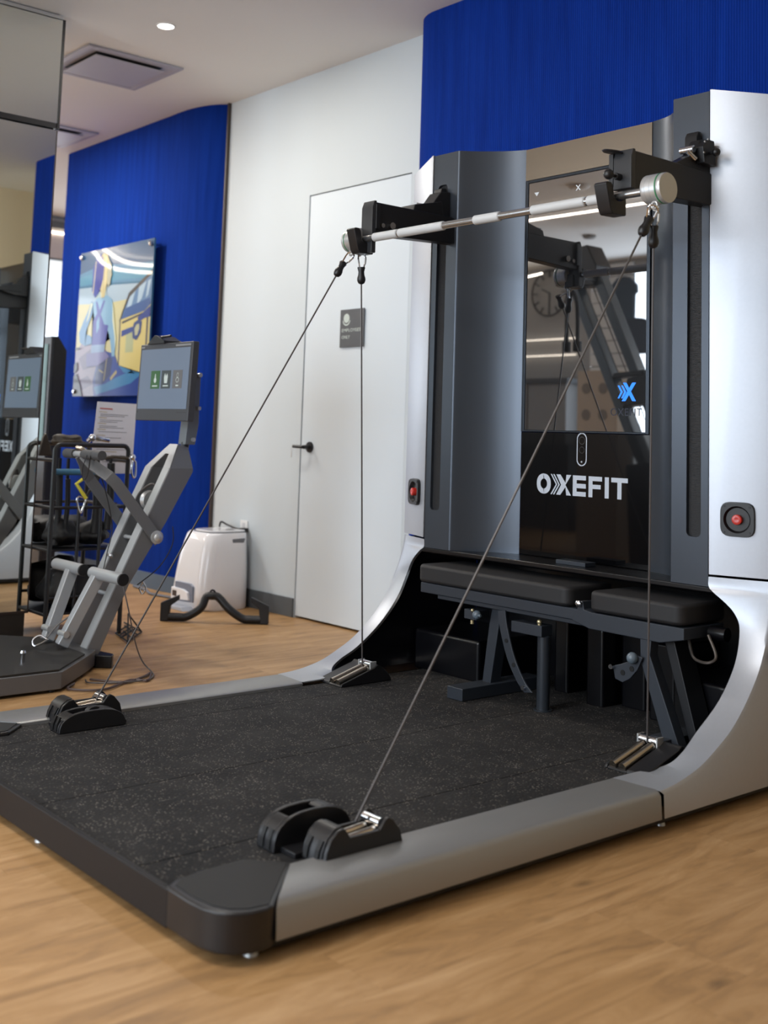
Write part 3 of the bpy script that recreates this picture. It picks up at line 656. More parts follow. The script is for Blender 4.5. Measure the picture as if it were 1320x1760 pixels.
# pulley housings
def ARC(t, s=1):
    c_, s_ = math.cos(t), math.sin(t)
    return (-1.545-.115*math.copysign(abs(c_)**.75, c_), .093+(.080 if s > 0 else .060)*abs(s_)**.75)
def housing_front(s):
    X = lambda x: s*x
    def fin(x0, x1, pts):
        bm = B(); prism(bm, pts, 'x', min(X(x0),X(x1)), max(X(x0),X(x1))); return bm
    zb = .093
    # outer block on the rail with the cable roller
    outer = [(-1.615,zb),(-1.610,.122),(-1.597,.148),(-1.578,.163),(-1.560,.166),(-1.552,.157),(-1.542,.143),(-1.455,.143),(-1.440,.162),(-1.428,.167),(-1.415,.160),(-1.392,.134),(-1.380,zb)]
    bm = fin(.765, .778, outer)
    for sg in ((.690,.702),): prism(bm, outer, 'x', min(X(sg[0]),X(sg[1])), max(X(sg[0]),X(sg[1])))
    hood = [(-1.620,zb),(-1.614,.122),(-1.600,.149),(-1.579,.166),(-1.558,.168),(-1.570,.157),(-1.588,.142),(-1.600,.118),(-1.604,zb)]
    prism(bm, hood, 'x', min(X(.701),X(.766)), max(X(.701),X(.766)))
    prism(bm, [(-1.60,zb),(-1.60,.10),(-1.385,.10),(-1.385,zb)], 'x', min(X(.701),X(.766)), max(X(.701),X(.766)))
    # inner arched guard on the mat
    arch = [(-1.660,zb)]+[ARC(t, s) for t in [math.radians(a) for a in range(12, 170, 13)]]+[(-1.430,zb)]
    for x0, x1 in ((.575,.590),(.632,.645)): prism(bm, arch, 'x', min(X(x0),X(x1)), max(X(x0),X(x1)))
    sh = [(-1.660,zb)]+[ARC(t, s) for t in [math.radians(a) for a in range(12, 62, 8)]]
    shin = [(p[0]+.014, p[1]-.006) for p in sh[::-1]]; shin[-1] = (-1.646, zb)
    prism(bm, sh+shin, 'x', min(X(.589),X(.633)), max(X(.589),X(.633)))
    sh2 = [ARC(t, s) for t in [math.radians(a) for a in range(100, 171, 10)]]+[(-1.430,zb)]
    prism(bm, sh2+[(p[0]-.012,p[1]-.006) for p in sh2[::-1]], 'x', min(X(.589),X(.633)), max(X(.589),X(.633)))
    prism(bm, [(-1.64,zb),(-1.64,.106),(-1.42,.106),(-1.42,zb)], 'x', min(X(.589),X(.700)), max(X(.589),X(.700)))
    n0 = len(SC.objects)
    ho = finish(bm, 'pulley_housing', blackpl, MC, smooth=35, bevel=.003)
    bm = B()   # vent slots: dark recess bars standing on the curved noses
    for xx, yy0 in ((.712,0),(.752,0)):
        prism(bm, [(-1.623,.100),(-1.618,.124),(-1.607,.143),(-1.600,.140),(-1.610,.122),(-1.615,.100)], 'x', min(X(xx-.007),X(xx+.007)), max(X(xx-.007),X(xx+.007)))
    for xx in (.598,.624):
        prism(bm, [(-1.663,.100),(-1.661,.120),(-1.652,.141),(-1.646,.139),(-1.654,.120),(-1.656,.100)], 'x', min(X(xx-.006),X(xx+.006)), max(X(xx-.006),X(xx+.006)))
    finish(bm, 'vent_slot', mat('slot_black', S(8,8,10), .6), ho, smooth=0)
    bm = B(); cyl(bm, (X(.703),-1.440,.152), (X(.764),-1.440,.152), .012); finish(bm, 'cross_roller', chrome, ho)
    for dx in (.716, .750):
        bm = B(); cyl(bm, (X(dx),-1.555,.128), (X(dx),-1.450,.136), .010); finish(bm, 'guide_roller', bronze, ho)
    bm = B(); cyl(bm, (X(.702),-1.566,.160), (X(.765),-1.566,.160), .006); finish(bm, 'lip', bronze, ho)
    bm = B(); cyl(bm, (X(.600),-1.53,.128), (X(.622),-1.53,.128), .030, n=28); finish(bm, 'pulley_wheel', blackmt, ho)
    if s < 0: ho.location.y += .045
for s in (-1, 1): housing_front(s)
def housing_back(s):
    X = lambda x: s*x
    bm = B(); zb = .093
    sl = [(-.455,zb),(-.45,.104),(-.44,.107),(-.29,.150),(-.275,.160),(-.255,.153),(-.225,.130),(-.205,.107),(-.20,zb)]
    for x0, x1 in ((.628,.638),(.706,.775)): prism(bm, sl, 'x', min(X(x0),X(x1)), max(X(x0),X(x1)))
    prism(bm, [(-.455,zb),(-.45,.100),(-.44,.102),(-.29,.120),(-.23,.122),(-.20,zb)], 'x', min(X(.637),X(.707)), max(X(.637),X(.707)))
    ho = finish(bm, 'pulley_housing', blackpl, MC, smooth=35, bevel=.004)
    bm = B(); cyl(bm, (X(.640),-.292,.158), (X(.704),-.292,.158), .0145); finish(bm, 'cross_roller', chrome, ho)
    for dx in (.655, .690):
        bm = B(); cyl(bm, (X(dx),-.450,.106), (X(dx),-.308,.146), .0125); finish(bm, 'guide_roller', bronze, ho)
    for dx in (.637, .707):
        bm = B(); box(bm, min(X(dx-.003),X(dx+.003)), max(X(dx-.003),X(dx+.003)), -.308, -.276, .125, .172); finish(bm, 'side_plate', steel, ho, bevel=.002)
for s in (-1, 1): housing_back(s)

# arms with hooks
def arm(s):
    X = lambda x: s*x
    x0, x1 = (.628, .688) if s > 0 else (.545, .600)
    yF = -.425 if s > 0 else -.440
    def pr(bm, pts, a, b): prism(bm, pts, 'x', min(X(a),X(b)), max(X(a),X(b)))
    bm = B()
    pr(bm, [(yF,1.832),(yF,1.945),(yF+.012,1.958),(-.02,1.958),(.02,1.95),(.02,1.85),(-.02,1.848),(yF+.06,1.832)], x0, x1)
    ar = finish(bm, 'support_arm', blackmt, MC, smooth=35, bevel=.004)
    bm = B(); pr(bm, [(yF-.012,1.755 if s < 0 else 1.835),(yF-.012,1.935),(yF-.002,1.962),(yF+.01,1.962),(yF+.01,1.755 if s < 0 else 1.835)], x0-.008, x1+.004)
    finish(bm, 'end_plate', mat('satin_black', S(44,46,50), .4), ar, smooth=30, bevel=.003)
    # carriage bracket at the column
    bm = B()
    pr(bm, [(-.20,1.955),(-.10,2.005),(-.055,2.062),(-.02,2.068),(.0,2.068),(.0,1.93),(-.10,1.93)], x0+.012 if s > 0 else x0+.03, x1-.006 if s > 0 else x1+.045)
    if s > 0:
        pr(bm, [(-.075,1.975),(-.085,2.03),(-.05,2.058),(-.02,2.058),(-.01,1.975)],   .672, .712)
        pr(bm, [(-.03,2.03),(-.03,2.085),(-.018,2.105),(-.004,2.09),(-.004,2.03)], .60, .650)
    else:
        pr(bm, [(-.22,1.955),(-.21,1.985),(-.10,2.010),(-.06,2.02),(-.05,1.955)], .56, .650)
        pr(bm, [(-.06,1.98),(-.03,2.085),(-.004,2.09),(-.004,1.98)], .597, .642)
    finish(bm, 'carriage', blackmt, ar, smooth=35, bevel=.004)
    if s > 0:
        bm = B(); cyl(bm, (.640,-.105,2.020), (.690,-.105,2.020), .012); cyl(bm, (.675,-.118,2.010), (.690,-.095,1.985), .009); lab(finish(bm, 'pull_pin', chrome, ar), 'chrome pull pin')
        bm = B()
        for yy, zz in ((-.078,2.045),(-.060,2.056),(-.082,2.008)): cyl(bm, (.712,yy,zz), (.7145,yy,zz), .0035, n=10)
        finish(bm, 'bolt', steel, ar)
        bm = B(); sphere(bm, (.735,-.045,2.012), .014); cyl(bm, (.71,-.045,2.012), (.73,-.045,2.012), .005); finish(bm, 'knob', blackpl, ar)
        bm = B(); lathe(bm, [(.0001,-.004),(.030,-.004),(.034,0),(.030,.004),(.0001,.004)], Matrix.Translation((.625,-.445,1.957)) @ Matrix.Rotation(.18, 4, 'Y')); finish(bm, 'tray', blackpl, ar)
        bm = B(); box(bm, .606, .624, -.44, -.40, 1.845, 1.953); cyl(bm, (.648,-.46,1.874), (.648,-.425,1.874), .011); finish(bm, 'side_block', blackmt, ar, bevel=.003)
        bm = B(); sphere(bm, (.648,-.492,1.874), .0165); cyl(bm, (.648,-.485,1.874), (.648,-.455,1.874), .005); finish(bm, 'ball_knob', blackpl, ar)
        k0 = .612
    else:
        bm = B(); cyl(bm, (-.552,yF+.045,1.868), (-.536,yF+.045,1.868), .009); cyl(bm, (-.547,yF+.09,1.872), (-.530,yF+.09,1.872), .014); finish(bm, 'pull_pin', chrome, ar)
        bm = B(); box(bm, -.550, -.534, yF+.006, yF+.026, 1.85, 1.95); finish(bm, 'side_block', blackmt, ar, bevel=.003)
        bm = B(); box(bm, -.60, -.562, -.20, -.15, 1.985, 1.994); lab(finish(bm, 'white_tab', mat('tab_white', S(210,214,218), .4), ar, bevel=.002), 'small white tab')
        k0 = -.612
    # J-shaped hook cradling the bar (profile in y,z, thick along x)
    w = .050
    J = [(-.420,1.752),(-.487,1.750),(-.498,1.764),(-.517,1.830),(-.521,1.842),(-.513,1.848),(-.493,1.848),(-.485,1.838),(-.478,1.804),(-.468,1.797),(-.452,1.795),(-.434,1.802),(-.420,1.815)]
    bm = B(); prism(bm, J, 'x', k0, k0+w); hk = finish(bm, 'bar_hook', blackpl, ar, smooth=40, bevel=.004)
    if s > 0: pass
for s in (-1, 1): arm(s)

# cables with stoppers and snap hooks
def cable(P0, P1, name, ring_top, lb):
    P0, P1 = Vector(P0), Vector(P1); d = (P0-P1).normalized()
    # P0: lower end of the stopper; P1: pulley
    bm = B(); tube(bm, [P1, P1.lerp(P0,.5), P0], .0032, 8); cb = lab(finish(bm, 'cable', wirem, MC), lb)
    M = along(P0, d)
    bm = B(); lathe(bm, [(.005,-.004),(.012,.000),(.0165,.010),(.0165,.020),(.0125,.033),(.0115,.045),(.0155,.060),(.014,.064)], M, 20); finish(bm, 'cable_stopper', blackpl, cb)
    q0 = P0 + d*.055; T = Vector(ring_top); ax = (T-q0).normalized(); side = ax.cross(Vector((-.6,.8,0))).normalized(); L = (T-q0).length
    side = Vector((.76,.64,0)); side = (side-ax*side.dot(ax)).normalized()
    pts = [q0+side*.006, q0+side*.012+ax*L*.25, q0+side*.017+ax*L*.72, q0+side*.010+ax*L*.93, q0+ax*L, q0-side*.010+ax*L*.92, q0-side*.012+ax*L*.7, q0-side*.008+ax*L*.25, q0-side*.005]
    bm = B(); tube(bm, bez(pts, 4), .0032, 8, True); finish(bm, 'snap_hook', chrome, cb)
    bm = B(); tube(bm, [q0+side*.014+ax*L*.3, q0+side*.017+ax*L*.7], .0042, 8); finish(bm, 'gate', steel, cb)
cable((-.606,-.44,1.640), (-.685,-.306,.152), 'cable', (-.612,-.44,1.757), 'cable from the left back pulley to the bar')
cable((-.690,-.50,1.672), (-.712,-1.425,.150), 'cable', (-.610,-.488,1.757), 'cable from the left front pulley to the bar')
cable((.779,-.44,1.640), (.672,-.306,.152), 'cable', (.776,-.44,1.760), 'cable from the right back pulley to the bar')
cable((.781,-.50,1.670), (.712,-1.475,.150), 'cable', (.812,-.485,1.757), 'cable from the right front pulley to the bar')

# ------------------------------------------------------------------ bar
BY, BZ = -.453, 1.811
bb = thing('barbell', 'silver bar with round end hubs and green rings resting in the two black hooks', 'bar', (.08, BY, BZ))
bm = B(); cyl(bm, (-.60,BY,BZ), (.77,BY,BZ), .0135, n=24); finish(bm, 'shaft', mat('polished_shaft', S(176,178,180), .22, .9), bb)
for a, b in ((-.520,-.380),(-.372,-.128),(.029,.152),(.299,.528),(.537,.600)):
    bm = B(); lathe(bm, [(.0140,0),(.0168,.003),(.0168,b-a-.003),(.0140,b-a)], along((a,BY,BZ), (1,0,0)), 24); finish(bm, 'grip', knurl, bb)
for s, a in ((-1,-.600),(1,.770)):
    M = along((a,BY,BZ), (s,0,0))
    bm = B(); lathe(bm, [(.014,-.006),(.038,-.004),(.0455,.001),(.0465,.004),(.0465,.016),(.0458,.0165),(.0465,.017),(.0465,.034),(.0458,.0345),(.0465,.035),(.0465,.052),(.0001,.052)], M, 40); hb = finish(bm, 'end_hub', steel, bb)
    bm = B(); lathe(bm, [(.045,.052),(.0472,.0525),(.0472,.0565),(.045,.057)], M, 40); finish(bm, 'ring', greenm, hb)
    bm = B(); lathe(bm, [(.046,.057),(.0465,.058),(.0465,.068),(.0450,.071),(.0001,.0712)], M, 40); finish(bm, 'end_disc', steel, hb)
    for yy, xx in ((.010, .020),(-.040,.036)):
        c0 = Vector((a+s*xx, BY+yy*.6+.004, BZ-.052)); bm = B(); tube(bm, [c0+Vector((.010*math.cos(t),0,.010*math.sin(t))) for t in [i*math.pi/6 for i in range(12)]], .0035, 8, True); finish(bm, 'eyelet', steel, hb)

# ------------------------------------------------------------------ bench stored under the display
bn = thing('weight_bench', 'black padded adjustable weight bench stored under the display', 'bench', (0, -.02, .0925))
def pad(x0, x1, name):
    bm = B(); prism(bm, rrect(x0, x1, -.130, .130, .035, 5), 'z', .478, .547); finish(bm, name, upholst, bn, smooth=40, bevel=.014, seg=4)
pad(-.578, .205, 'back_pad'); pad(.288, .668, 'seat_pad')
bm = B(); box(bm, -.565, .275, -.118, .10, .437, .477); box(bm, -.48, .290, -.105, .09, .420, .437); finish(bm, 'back_frame', benchfr, bn, bevel=.004)
bm = B(); prism(bm, [(.215,.437),(.235,.470),(.245,.505),(.262,.507),(.268,.48),(.30,.474),(.672,.474),(.672,.437),(.62,.425),(.58,.416),(.29,.418)], 'y', -.122, .10); finish(bm, 'seat_frame', benchfr, bn, bevel=.003)
bm = B(); cyl(bm, (.252,-.135,.498), (.252,.11,.498), .010); lathe(bm, [(.012,0),(.012,.008),(.006,.012),(.0001,.012)], along((.252,-.128,.498), (0,-1,0)), 6); finish(bm, 'hinge_bolt', chrome, bn)
bm = B(); box(bm, -.290, -.209, -.224, .21, .093, .138); lab(finish(bm, 'foot', benchfr, bn, bevel=.003), 'cross foot of the rear leg')
bm = B(); prism(bm, [(-.275,.135),(-.232,.135),(-.195,.348),(-.19,.42),(-.23,.42),(-.245,.35)], 'y', -.055, .0); finish(bm, 'leg', benchfr, bn, bevel=.003)
ap = bez([(-.130,-.1,.42),(-.118,-.1,.36),(-.080,-.1,.26),(-.03,-.1,.185),(.01,-.1,.150)], 5)
bm = B(); up = [(p.x-.018, p.z) for p in ap]; dn = [(p.x+.020, p.z+.006) for p in ap][::-1]; prism(bm, up+dn, 'y', -.112, -.104); ab = finish(bm, 'adjust_bracket', benchfr, bn, smooth=30, bevel=.002)
bm = B()
for x_, z_ in ((-.100,.318),(-.062,.238)): cyl(bm, (x_,-.1135,z_), (x_,-.108,z_), .008, n=14)
finish(bm, 'bracket_hole', mat('hole_black', S(6,6,8), .8), ab)
bm = B(); cyl(bm, (-.006,-.125,.168), (-.006,-.10,.168), .008); finish(bm, 'bracket_pin', chrome, ab)
bm = B(); box(bm, -.335,-.268,-.10,-.03,.365,.402); box(bm, -.09,.058,-.10,-.04,.352,.392); cyl(bm, (-.10,-.07,.38), (-.08,-.07,.38), .008); finish(bm, 'latch_block', benchfr, bn, bevel=.003)
bm = B(); cyl(bm, (-.262,-.11,.388), (-.235,-.11,.388), .005); sphere(bm, (-.262,-.105,.388), .017, 14); finish(bm, 'pull_knob', mat('grey_knob', S(96,108,118), .3), bn)
bm = B(); sphere(bm, (.035,-.085,.402), .010, 12); cyl(bm, (.035,-.085,.38), (.035,-.085,.40), .0075); sphere(bm, (-.285,-.105,.402), .007, 10); cyl(bm, (-.285,-.105,.352), (-.285,-.105,.365), .007); lab(finish(bm, 'brass_bolt', mat('brass_bolt', S(214,200,160), .25, .8), bn), 'shiny pale brass bolt')
bm = B(); cyl(bm, (.040,-.065,.095), (.040,-.065,.35), .0235, n=24); cyl(bm, (.040,-.065,.35), (.040,-.065,.362), .0235, .012, n=24); cyl(bm, (.04,-.065,.0925), (.04,-.065,.097), .034, n=24); finish(bm, 'post', mat('post_grey', S(52,57,64), .3, .3), bn)
bm = B(); prism(bm, [(.500,.418),(.545,.418),(.540,.37),(.660,.0935),(.60,.0935),(.502,.35)], 'y', -.118, -.075); box(bm, .55,.625,-.20,.2,.0935,.125); finish(bm, 'leg', benchfr, bn, bevel=.003)
bm = B(); prism(bm, [(.56,.418),(.60,.418),(.70,.0935),(.665,.0935)], 'y', -.07, .02); finish(bm, 'brace', blackmt, bn, bevel=.003)
bm = B(); prism(bm, [(.400,.316),(.410,.275),(.440,.268),(.47,.285),(.50,.318),(.52,.36),(.49,.365),(.46,.338),(.43,.325)], 'y', -.130, -.122); sb = finish(bm, 'seat_bracket', benchfr, bn, smooth=30, bevel=.002)
bm = B(); cyl(bm, (.442,-.132,.300), (.442,-.126,.300), .009, n=14); cyl(bm, (.478,-.132,.318), (.478,-.126,.318), .009, n=14); finish(bm, 'bracket_hole', MATS['hole_black'], sb)
bm = B(); cyl(bm, (.402,-.145,.314), (.402,-.12,.314), .008); finish(bm, 'bracket_pin', chrome, sb)
bm = B(); sphere(bm, (.487,-.140,.355), .019, 14); finish(bm, 'pull_knob', MATS['grey_knob'], bn)
bm = B(); tube(bm, bez([(.640,-.05,.435),(.655,-.06,.400),(.680,-.07,.376),(.725,-.07,.372),(.742,-.05,.392),(.70,-.03,.45)], 5), .005, 8); finish(bm, 'lift_handle', mat('dark_handle_metal', S(96,90,86), .35, .7), bn)
bm = B(); cyl(bm, (.69,.0,.455), (.75,.0,.455), .022, n=20); finish(bm, 'wheel', alcovem, bn)

# ------------------------------------------------------------------ inclined grey cable trainer
TR = thing('inclined_cable_trainer', 'grey inclined twin-beam cable trainer with a monitor, left of the platform', 'exercise machine', (-1.975, -1.2, 0))
bm = B(); prism(bm, [(-1.495,-2.05),(-1.495,-1.175),(-1.74,-.944),(-1.84,-.86),(-2.11,-.86),(-2.21,-.944),(-2.455,-1.175),(-2.455,-2.05)], 'z', .012, .080); finish(bm, 'base', mat('trainer_base_paint', S(96,96,98), .4, .2), TR, smooth=20, bevel=.004)
bm = B(); prism(bm, [(-1.505,-2.04),(-1.505,-1.185),(-1.75,-.955),(-2.20,-.955),(-2.445,-1.185),(-2.445,-2.04)], 'z', .080, .088); finish(bm, 'deck_mat', mat('deck_rubber', S(34,32,30), .55, noise=(14,.35,(1,1,1))), TR, smooth=0)
bm = B()
for fx, fy in ((-1.53,-1.2),(-1.74,-.98),(-2.4,-1.2),(-1.53,-2.0),(-2.4,-2.0)): cyl(bm, (fx,fy,0), (fx,fy,.014), .014)
finish(bm, 'rubber_foot', blackpl, TR)
LY = lambda z: -.931+.471*z
for xa, xb in ((-1.922,-1.860),(-2.090,-2.028)):
    bm = B(); prism(bm, [(LY(.012),.012),(LY(.868),.868),(-.400,.868),(-.400,.85),(-.531,.617),(-.702,.349),(-.852,.012)], 'x', xa, xb); finish(bm, 'beam', trainer, TR, smooth=20, bevel=.003)
    bm = B(); prism(bm, [(LY(.085)-.004,.085),(LY(.866)-.004,.866),(LY(.866)+.002,.866),(LY(.085)+.002,.085)], 'x', xa+.002, xb-.002); lab(finish(bm, 'beam_face', trainerL, TR, smooth=0, bevel=.001), 'pale front face of a beam')  # light on the beam's front put into a paler colour
# chamfered yoke joining the beam tops
O_ = [(-2.090,-.522,.866),(-2.012,-.440,.976),(-1.938,-.440,.976),(-1.860,-.522,.866)]
I_ = [(-2.028,-.522,.866),(-1.992,-.474,.930),(-1.958,-.474,.930),(-1.922,-.522,.866)]
bk = lambda p, q: (p[0], q, p[2]-.012 if p[2] > .9 else p[2])
bm = B(); of = [bm.verts.new(p) for p in O_]; if_ = [bm.verts.new(p) for p in I_]; ob = [bm.verts.new(bk(p,-.400 if p[2] < .9 else -.385)) for p in O_]; ib = [bm.verts.new(bk(p,-.400 if p[2] < .9 else -.385)) for p in I_]
for i in range(3):
    bm.faces.new((of[i],of[i+1],if_[i+1],if_[i])); bm.faces.new((ob[i],ib[i],ib[i+1],ob[i+1])); bm.faces.new((of[i],ob[i],ob[i+1],of[i+1])); bm.faces.new((if_[i],if_[i+1],ib[i+1],ib[i]))
bm.faces.new((of[0],if_[0],ib[0],ob[0])); bm.faces.new((of[3],ob[3],ib[3],if_[3])); yk = finish(bm, 'top_yoke', trainer, TR, smooth=20, bevel=.003)
bm = B(); d_ = Vector((0,-.003,.001)); a_ = [bm.verts.new(Vector(p)+d_) for p in O_]; b_ = [bm.verts.new(Vector(p)+d_) for p in I_]
for i in range(3): bm.faces.new((a_[i],a_[i+1],b_[i+1],b_[i]))
lab(finish(bm, 'yoke_face', trainerL, yk, smooth=0), 'pale front face of the yoke')  # yoke front paler too, its light put into the colour
bm = B(); prism(bm, [(LY(.45)+.075,.45),(LY(.86)+.085,.86),(LY(.86)+.093,.86),(LY(.45)+.083,.45)], 'x', -2.028, -1.922); finish(bm, 'back_web', trainer, TR, smooth=0)
bm = B()
for z in (.30,.545): cyl(bm, (-2.028,LY(z)+.03,z), (-1.922,LY(z)+.03,z), .009)
finish(bm, 'cross_rod', trainerL, TR)
bm = B(); c0 = Vector((-1.968, -.560, .715)); lathe(bm, [(.012,-.02),(.042,-.018),(.045,-.012),(.036,-.004),(.036,.004),(.045,.012),(.042,.018),(.012,.02)], along(c0, (1,0,0)), 26); finish(bm, 'pulley_wheel', steel, TR)
bm = B(); tube(bm, bez([(-2.01,-.62,.69),(-1.99,-.60,.75),(-1.95,-.56,.79),(-1.93,-.54,.76)]), .006, 8); finish(bm, 'rope', wirem, TR)
def flatbar(path, w, t, name, m, parent):
    P = [Vector(p) for p in path]; bm = B(); rows = []
    for i, p in enumerate(P):
        d = (P[min(i+1,len(P)-1)]-P[max(i-1,0)]).normalized(); sx = Vector((1,0,0)); sx = (sx-d*sx.dot(d)).normalized(); n = d.cross(sx)
        rows.append([bm.verts.new(p+sx*a*t+n*b*w) for a, b in ((-1,-1),(1,-1),(1,1),(-1,1))])
    for r0, r1 in zip(rows, rows[1:]):
        for i in range(4): bm.faces.new((r0[i], r0[(i+1)%4], r1[(i+1)%4], r1[i]))
    bm.faces.new(rows[0][::-1]); bm.faces.new(rows[-1]); return finish(bm, name, m, parent, smooth=15, bevel=.002)
flatbar([(-1.850,-.568,.535),(-1.850,-.60,.572),(-1.850,-.80,.800),(-1.858,-.83,.828),(-1.93,-.875,.875),(-1.975,-.90,.918)], .026, .006, 'swing_arm', trainer, TR)
flatbar([(-2.100,-.568,.535),(-2.100,-.60,.572),(-2.100,-.80,.800),(-2.085,-.825,.828),(-2.05,-.862,.880),(-2.035,-.89,.918)], .026, .006, 'swing_arm', trainer, TR)
bm = B(); lathe(bm, [(.030,0),(.030,.010),(.019,.012),(.019,.018),(.012,.024),(.0001,.026)], along((-1.845,-.585,.555), (1,0,0)), 26); finish(bm, 'pivot_bolt', steel, TR)
hy, hz = -.90, .922
bm = B(); cyl(bm, (-2.14,hy,hz), (-1.81,hy,hz), .0135, n=18); hbm = lab(finish(bm, 'handlebar', trainerL, TR), 'cross handlebar of the swing arms')
for a, b in ((-2.155,-2.062),(-1.975,-1.87),(-1.868,-1.80)):
    bm = B(); cyl(bm, (a,hy,hz), (b,hy,hz), .0215, n=20); finish(bm, 'grip', mat('grey_grip', S(72,72,74), .6), hbm)
bm = B(); tube(bm, bez([(-1.90,hy-.022,hz),(-1.92,hy-.03,hz-.06),(-1.93,hy-.02,hz-.11),(-1.90,hy-.015,hz-.09),(-1.865,hy-.022,hz)]), .0022, 6); finish(bm, 'cord_loop', blackpl, hbm)
for (xa, xb, p, q) in ((-2.305,-2.025,(-2.06,-.985,.10),(-2.135,-.85,.39)),(-1.930,-1.650,(-1.905,-.990,.10),(-1.875,-.85,.39))):
    bm = B(); p, q = Vector(p), Vector(q); d = (q-p).normalized(); sdv = Vector((1,0,0)); sdv = (sdv-d*sdv.dot(d)).normalized(); n_ = d.cross(sdv).normalized(); vs = []
    for c_ in (p, q):
        for a_, b_ in ((-1,-1),(1,-1),(1,1),(-1,1)): vs.append(bm.verts.new(c_ + sdv*.021*a_ + n_*.026*b_))
    for f in ((0,1,2,3),(7,6,5,4),(0,4,5,1),(1,5,6,2),(2,6,7,3),(3,7,4,0)): bm.faces.new([vs[i] for i in f])
    finish(bm, 'roller_strut', trainerL, TR, smooth=0, bevel=.005)
    bm = B(); cyl(bm, (xa,-.85,.402), (xb,-.85,.402), .0255, n=24); rl = finish(bm, 'roller', trainerL, TR, bevel=.003)
    bm = B(); cyl(bm, (xb,-.85,.402), (xb+.012,-.85,.402), .027, n=24); finish(bm, 'roller_cap', blackpl, rl, bevel=.003)
bm = B(); cyl(bm, (-2.10,-.985,.150), (-2.035,-.985,.150), .014); cyl(bm, (-1.935,-.985,.150), (-1.870,-.985,.150), .014); finish(bm, 'pivot_bolt', steel, TR)
bm = B(); tube(bm, bez([(-1.91,-.93,.235),(-1.93,-1.0,.185),(-1.93,-1.045,.135)]), .004, 6); tc_ = finish(bm, 'cord', wirem, TR)
bm = B(); c0 = Vector((-1.93,-1.05,.130)); tube(bm, bez([c0, c0+Vector((-.02,-.02,.012)), c0+Vector((-.03,-.045,-.005)), c0+Vector((-.02,-.045,-.028)), c0+Vector((-.005,-.02,-.02)), c0+Vector((.005,.005,-.004))], 4), .005, 8, True); finish(bm, 'snap_hook', chrome, tc_)
bm = B(); tube(bm, bez([(-1.638,-.85,.375),(-1.62,-.83,.28),(-1.64,-.78,.14),(-1.66,-.73,.05),(-1.63,-.70,.008),(-1.55,-.735,.008),(-1.49,-.80,.008),(-1.50,-.92,.008),(-1.56,-1.02,.008),(-1.62,-1.01,.008)], 6), .0032, 6); finish(bm, 'cord', wirem, TR)
bm = B(); tube(bm, bez([(-1.850,-.50,.600),(-1.845,-.50,.52),(-1.850,-.56,.42),(-1.855,-.665,.345)], 6), .0028, 6); c2 = finish(bm, 'cord', blackpl, TR)
bm = B(); c0 = Vector((-1.850,-.640,.358)); tube(bm, bez([c0, c0+Vector((.01,.012,-.03)), c0+Vector((0,.0,-.055)), c0+Vector((-.01,-.012,-.03))], 4), .0035, 8, True); finish(bm, 'snap_hook', chrome, c2)
bm = B(); tube(bm, bez([(-1.93,hy+.02,hz-.01),(-1.96,-.80,.78),(-1.98,-.74,.60),(-1.975,-.76,.48),(-1.93,-.80,.40)], 6), .0026, 6); finish(bm, 'cord', blackpl, TR)
bm = B(); sphere(bm, (-1.985,-.735,.465), .011, 12); cyl(bm, (-2.02,-.735,.465), (-1.965,-.735,.465), .006); finish(bm, 'chrome_end', chrome, TR)
for px_, py_ in ((-1.705,-1.25),(-1.69,-1.37)):
    bm = B(); lathe(bm, [(.010,0),(.010,.032),(.013,.038),(.010,.048),(.0001,.050)], Matrix.Translation((px_,py_,.088)), 14); lab(finish(bm, 'deck_peg', chrome, TR), 'short chrome peg on the deck')
bm = B(); prism(bm, [(-1.85,-.855),(-1.80,-.80),(-1.84,-.77),(-1.93,-.79),(-1.93,-.855)], 'z', .0, .055); finish(bm, 'rear_foot', blackpl, TR, smooth=20, bevel=.005)
# monitor on its bracket
bm = B(); prism(bm, [(-.405,.976),(-.350,.976),(-.335,1.07),(-.335,1.30),(-.362,1.325),(-.395,1.10)], 'x', -2.000, -1.935); mo = lab(finish(bm, 'monitor_post', mat('post_paint', S(120,126,130), .4, .2), TR, smooth=20, bevel=.003), 'grey upright bracket behind the monitor')
bm = B(); cyl(bm, (-1.965,-.39,.958), (-1.965,-.385,.985), .020); finish(bm, 'joint', blackmt, mo)
bm = B(); box(bm, -2.0,-1.94,-.52,-.37,1.22,1.28); finish(bm, 'mount_arm', blackmt, mo, bevel=.004)
bm = B(); cyl(bm, (-1.936,-.345,1.31), (-1.922,-.345,1.31), .011); cyl(bm, (-1.936,-.343,1.15), (-1.920,-.343,1.15), .009); cyl(bm, (-1.936,-.365,1.00), (-1.922,-.365,1.00), .010); finish(bm, 'bolt', steel, mo)
MX0, MX1, MZ0, MZ1, MY = -2.165, -1.678, 1.085, 1.450, -.552
mm = Matrix.Translation((MX0, MY, MZ0)) @ Matrix.Rotation(math.radians(-2), 4, 'X')
W_, H_ = MX1-MX0, MZ1-MZ0
def mb(bm, x0, x1, y0, y1, z0, z1): return box(bm, x0, x1, y0, y1, z0, z1, mm)
bm = B(); mb(bm, 0, W_, 0, .032, 0, H_); mn = lab(finish(bm, 'monitor', mat('monitor_bezel', S(62,62,66), .4), TR, bevel=.003), 'dark framed monitor showing three tiles')
bm = B(); mb(bm, .016, W_-.020, -.0015, .002, .055, H_-.026); scn = lab(finish(bm, 'screen', mat('monitor_screen', S(84,94,108), .35, emit=S(112,128,150), es=.42), mn, smooth=0), 'pale blue grey screen')
tiles = ((.125,S(44,84,44)),(.225,S(52,60,62)),(.330,S(88,88,90)))
icon = mat('tile_icon', S(180,190,186), .5, emit=S(170,180,176), es=.3)
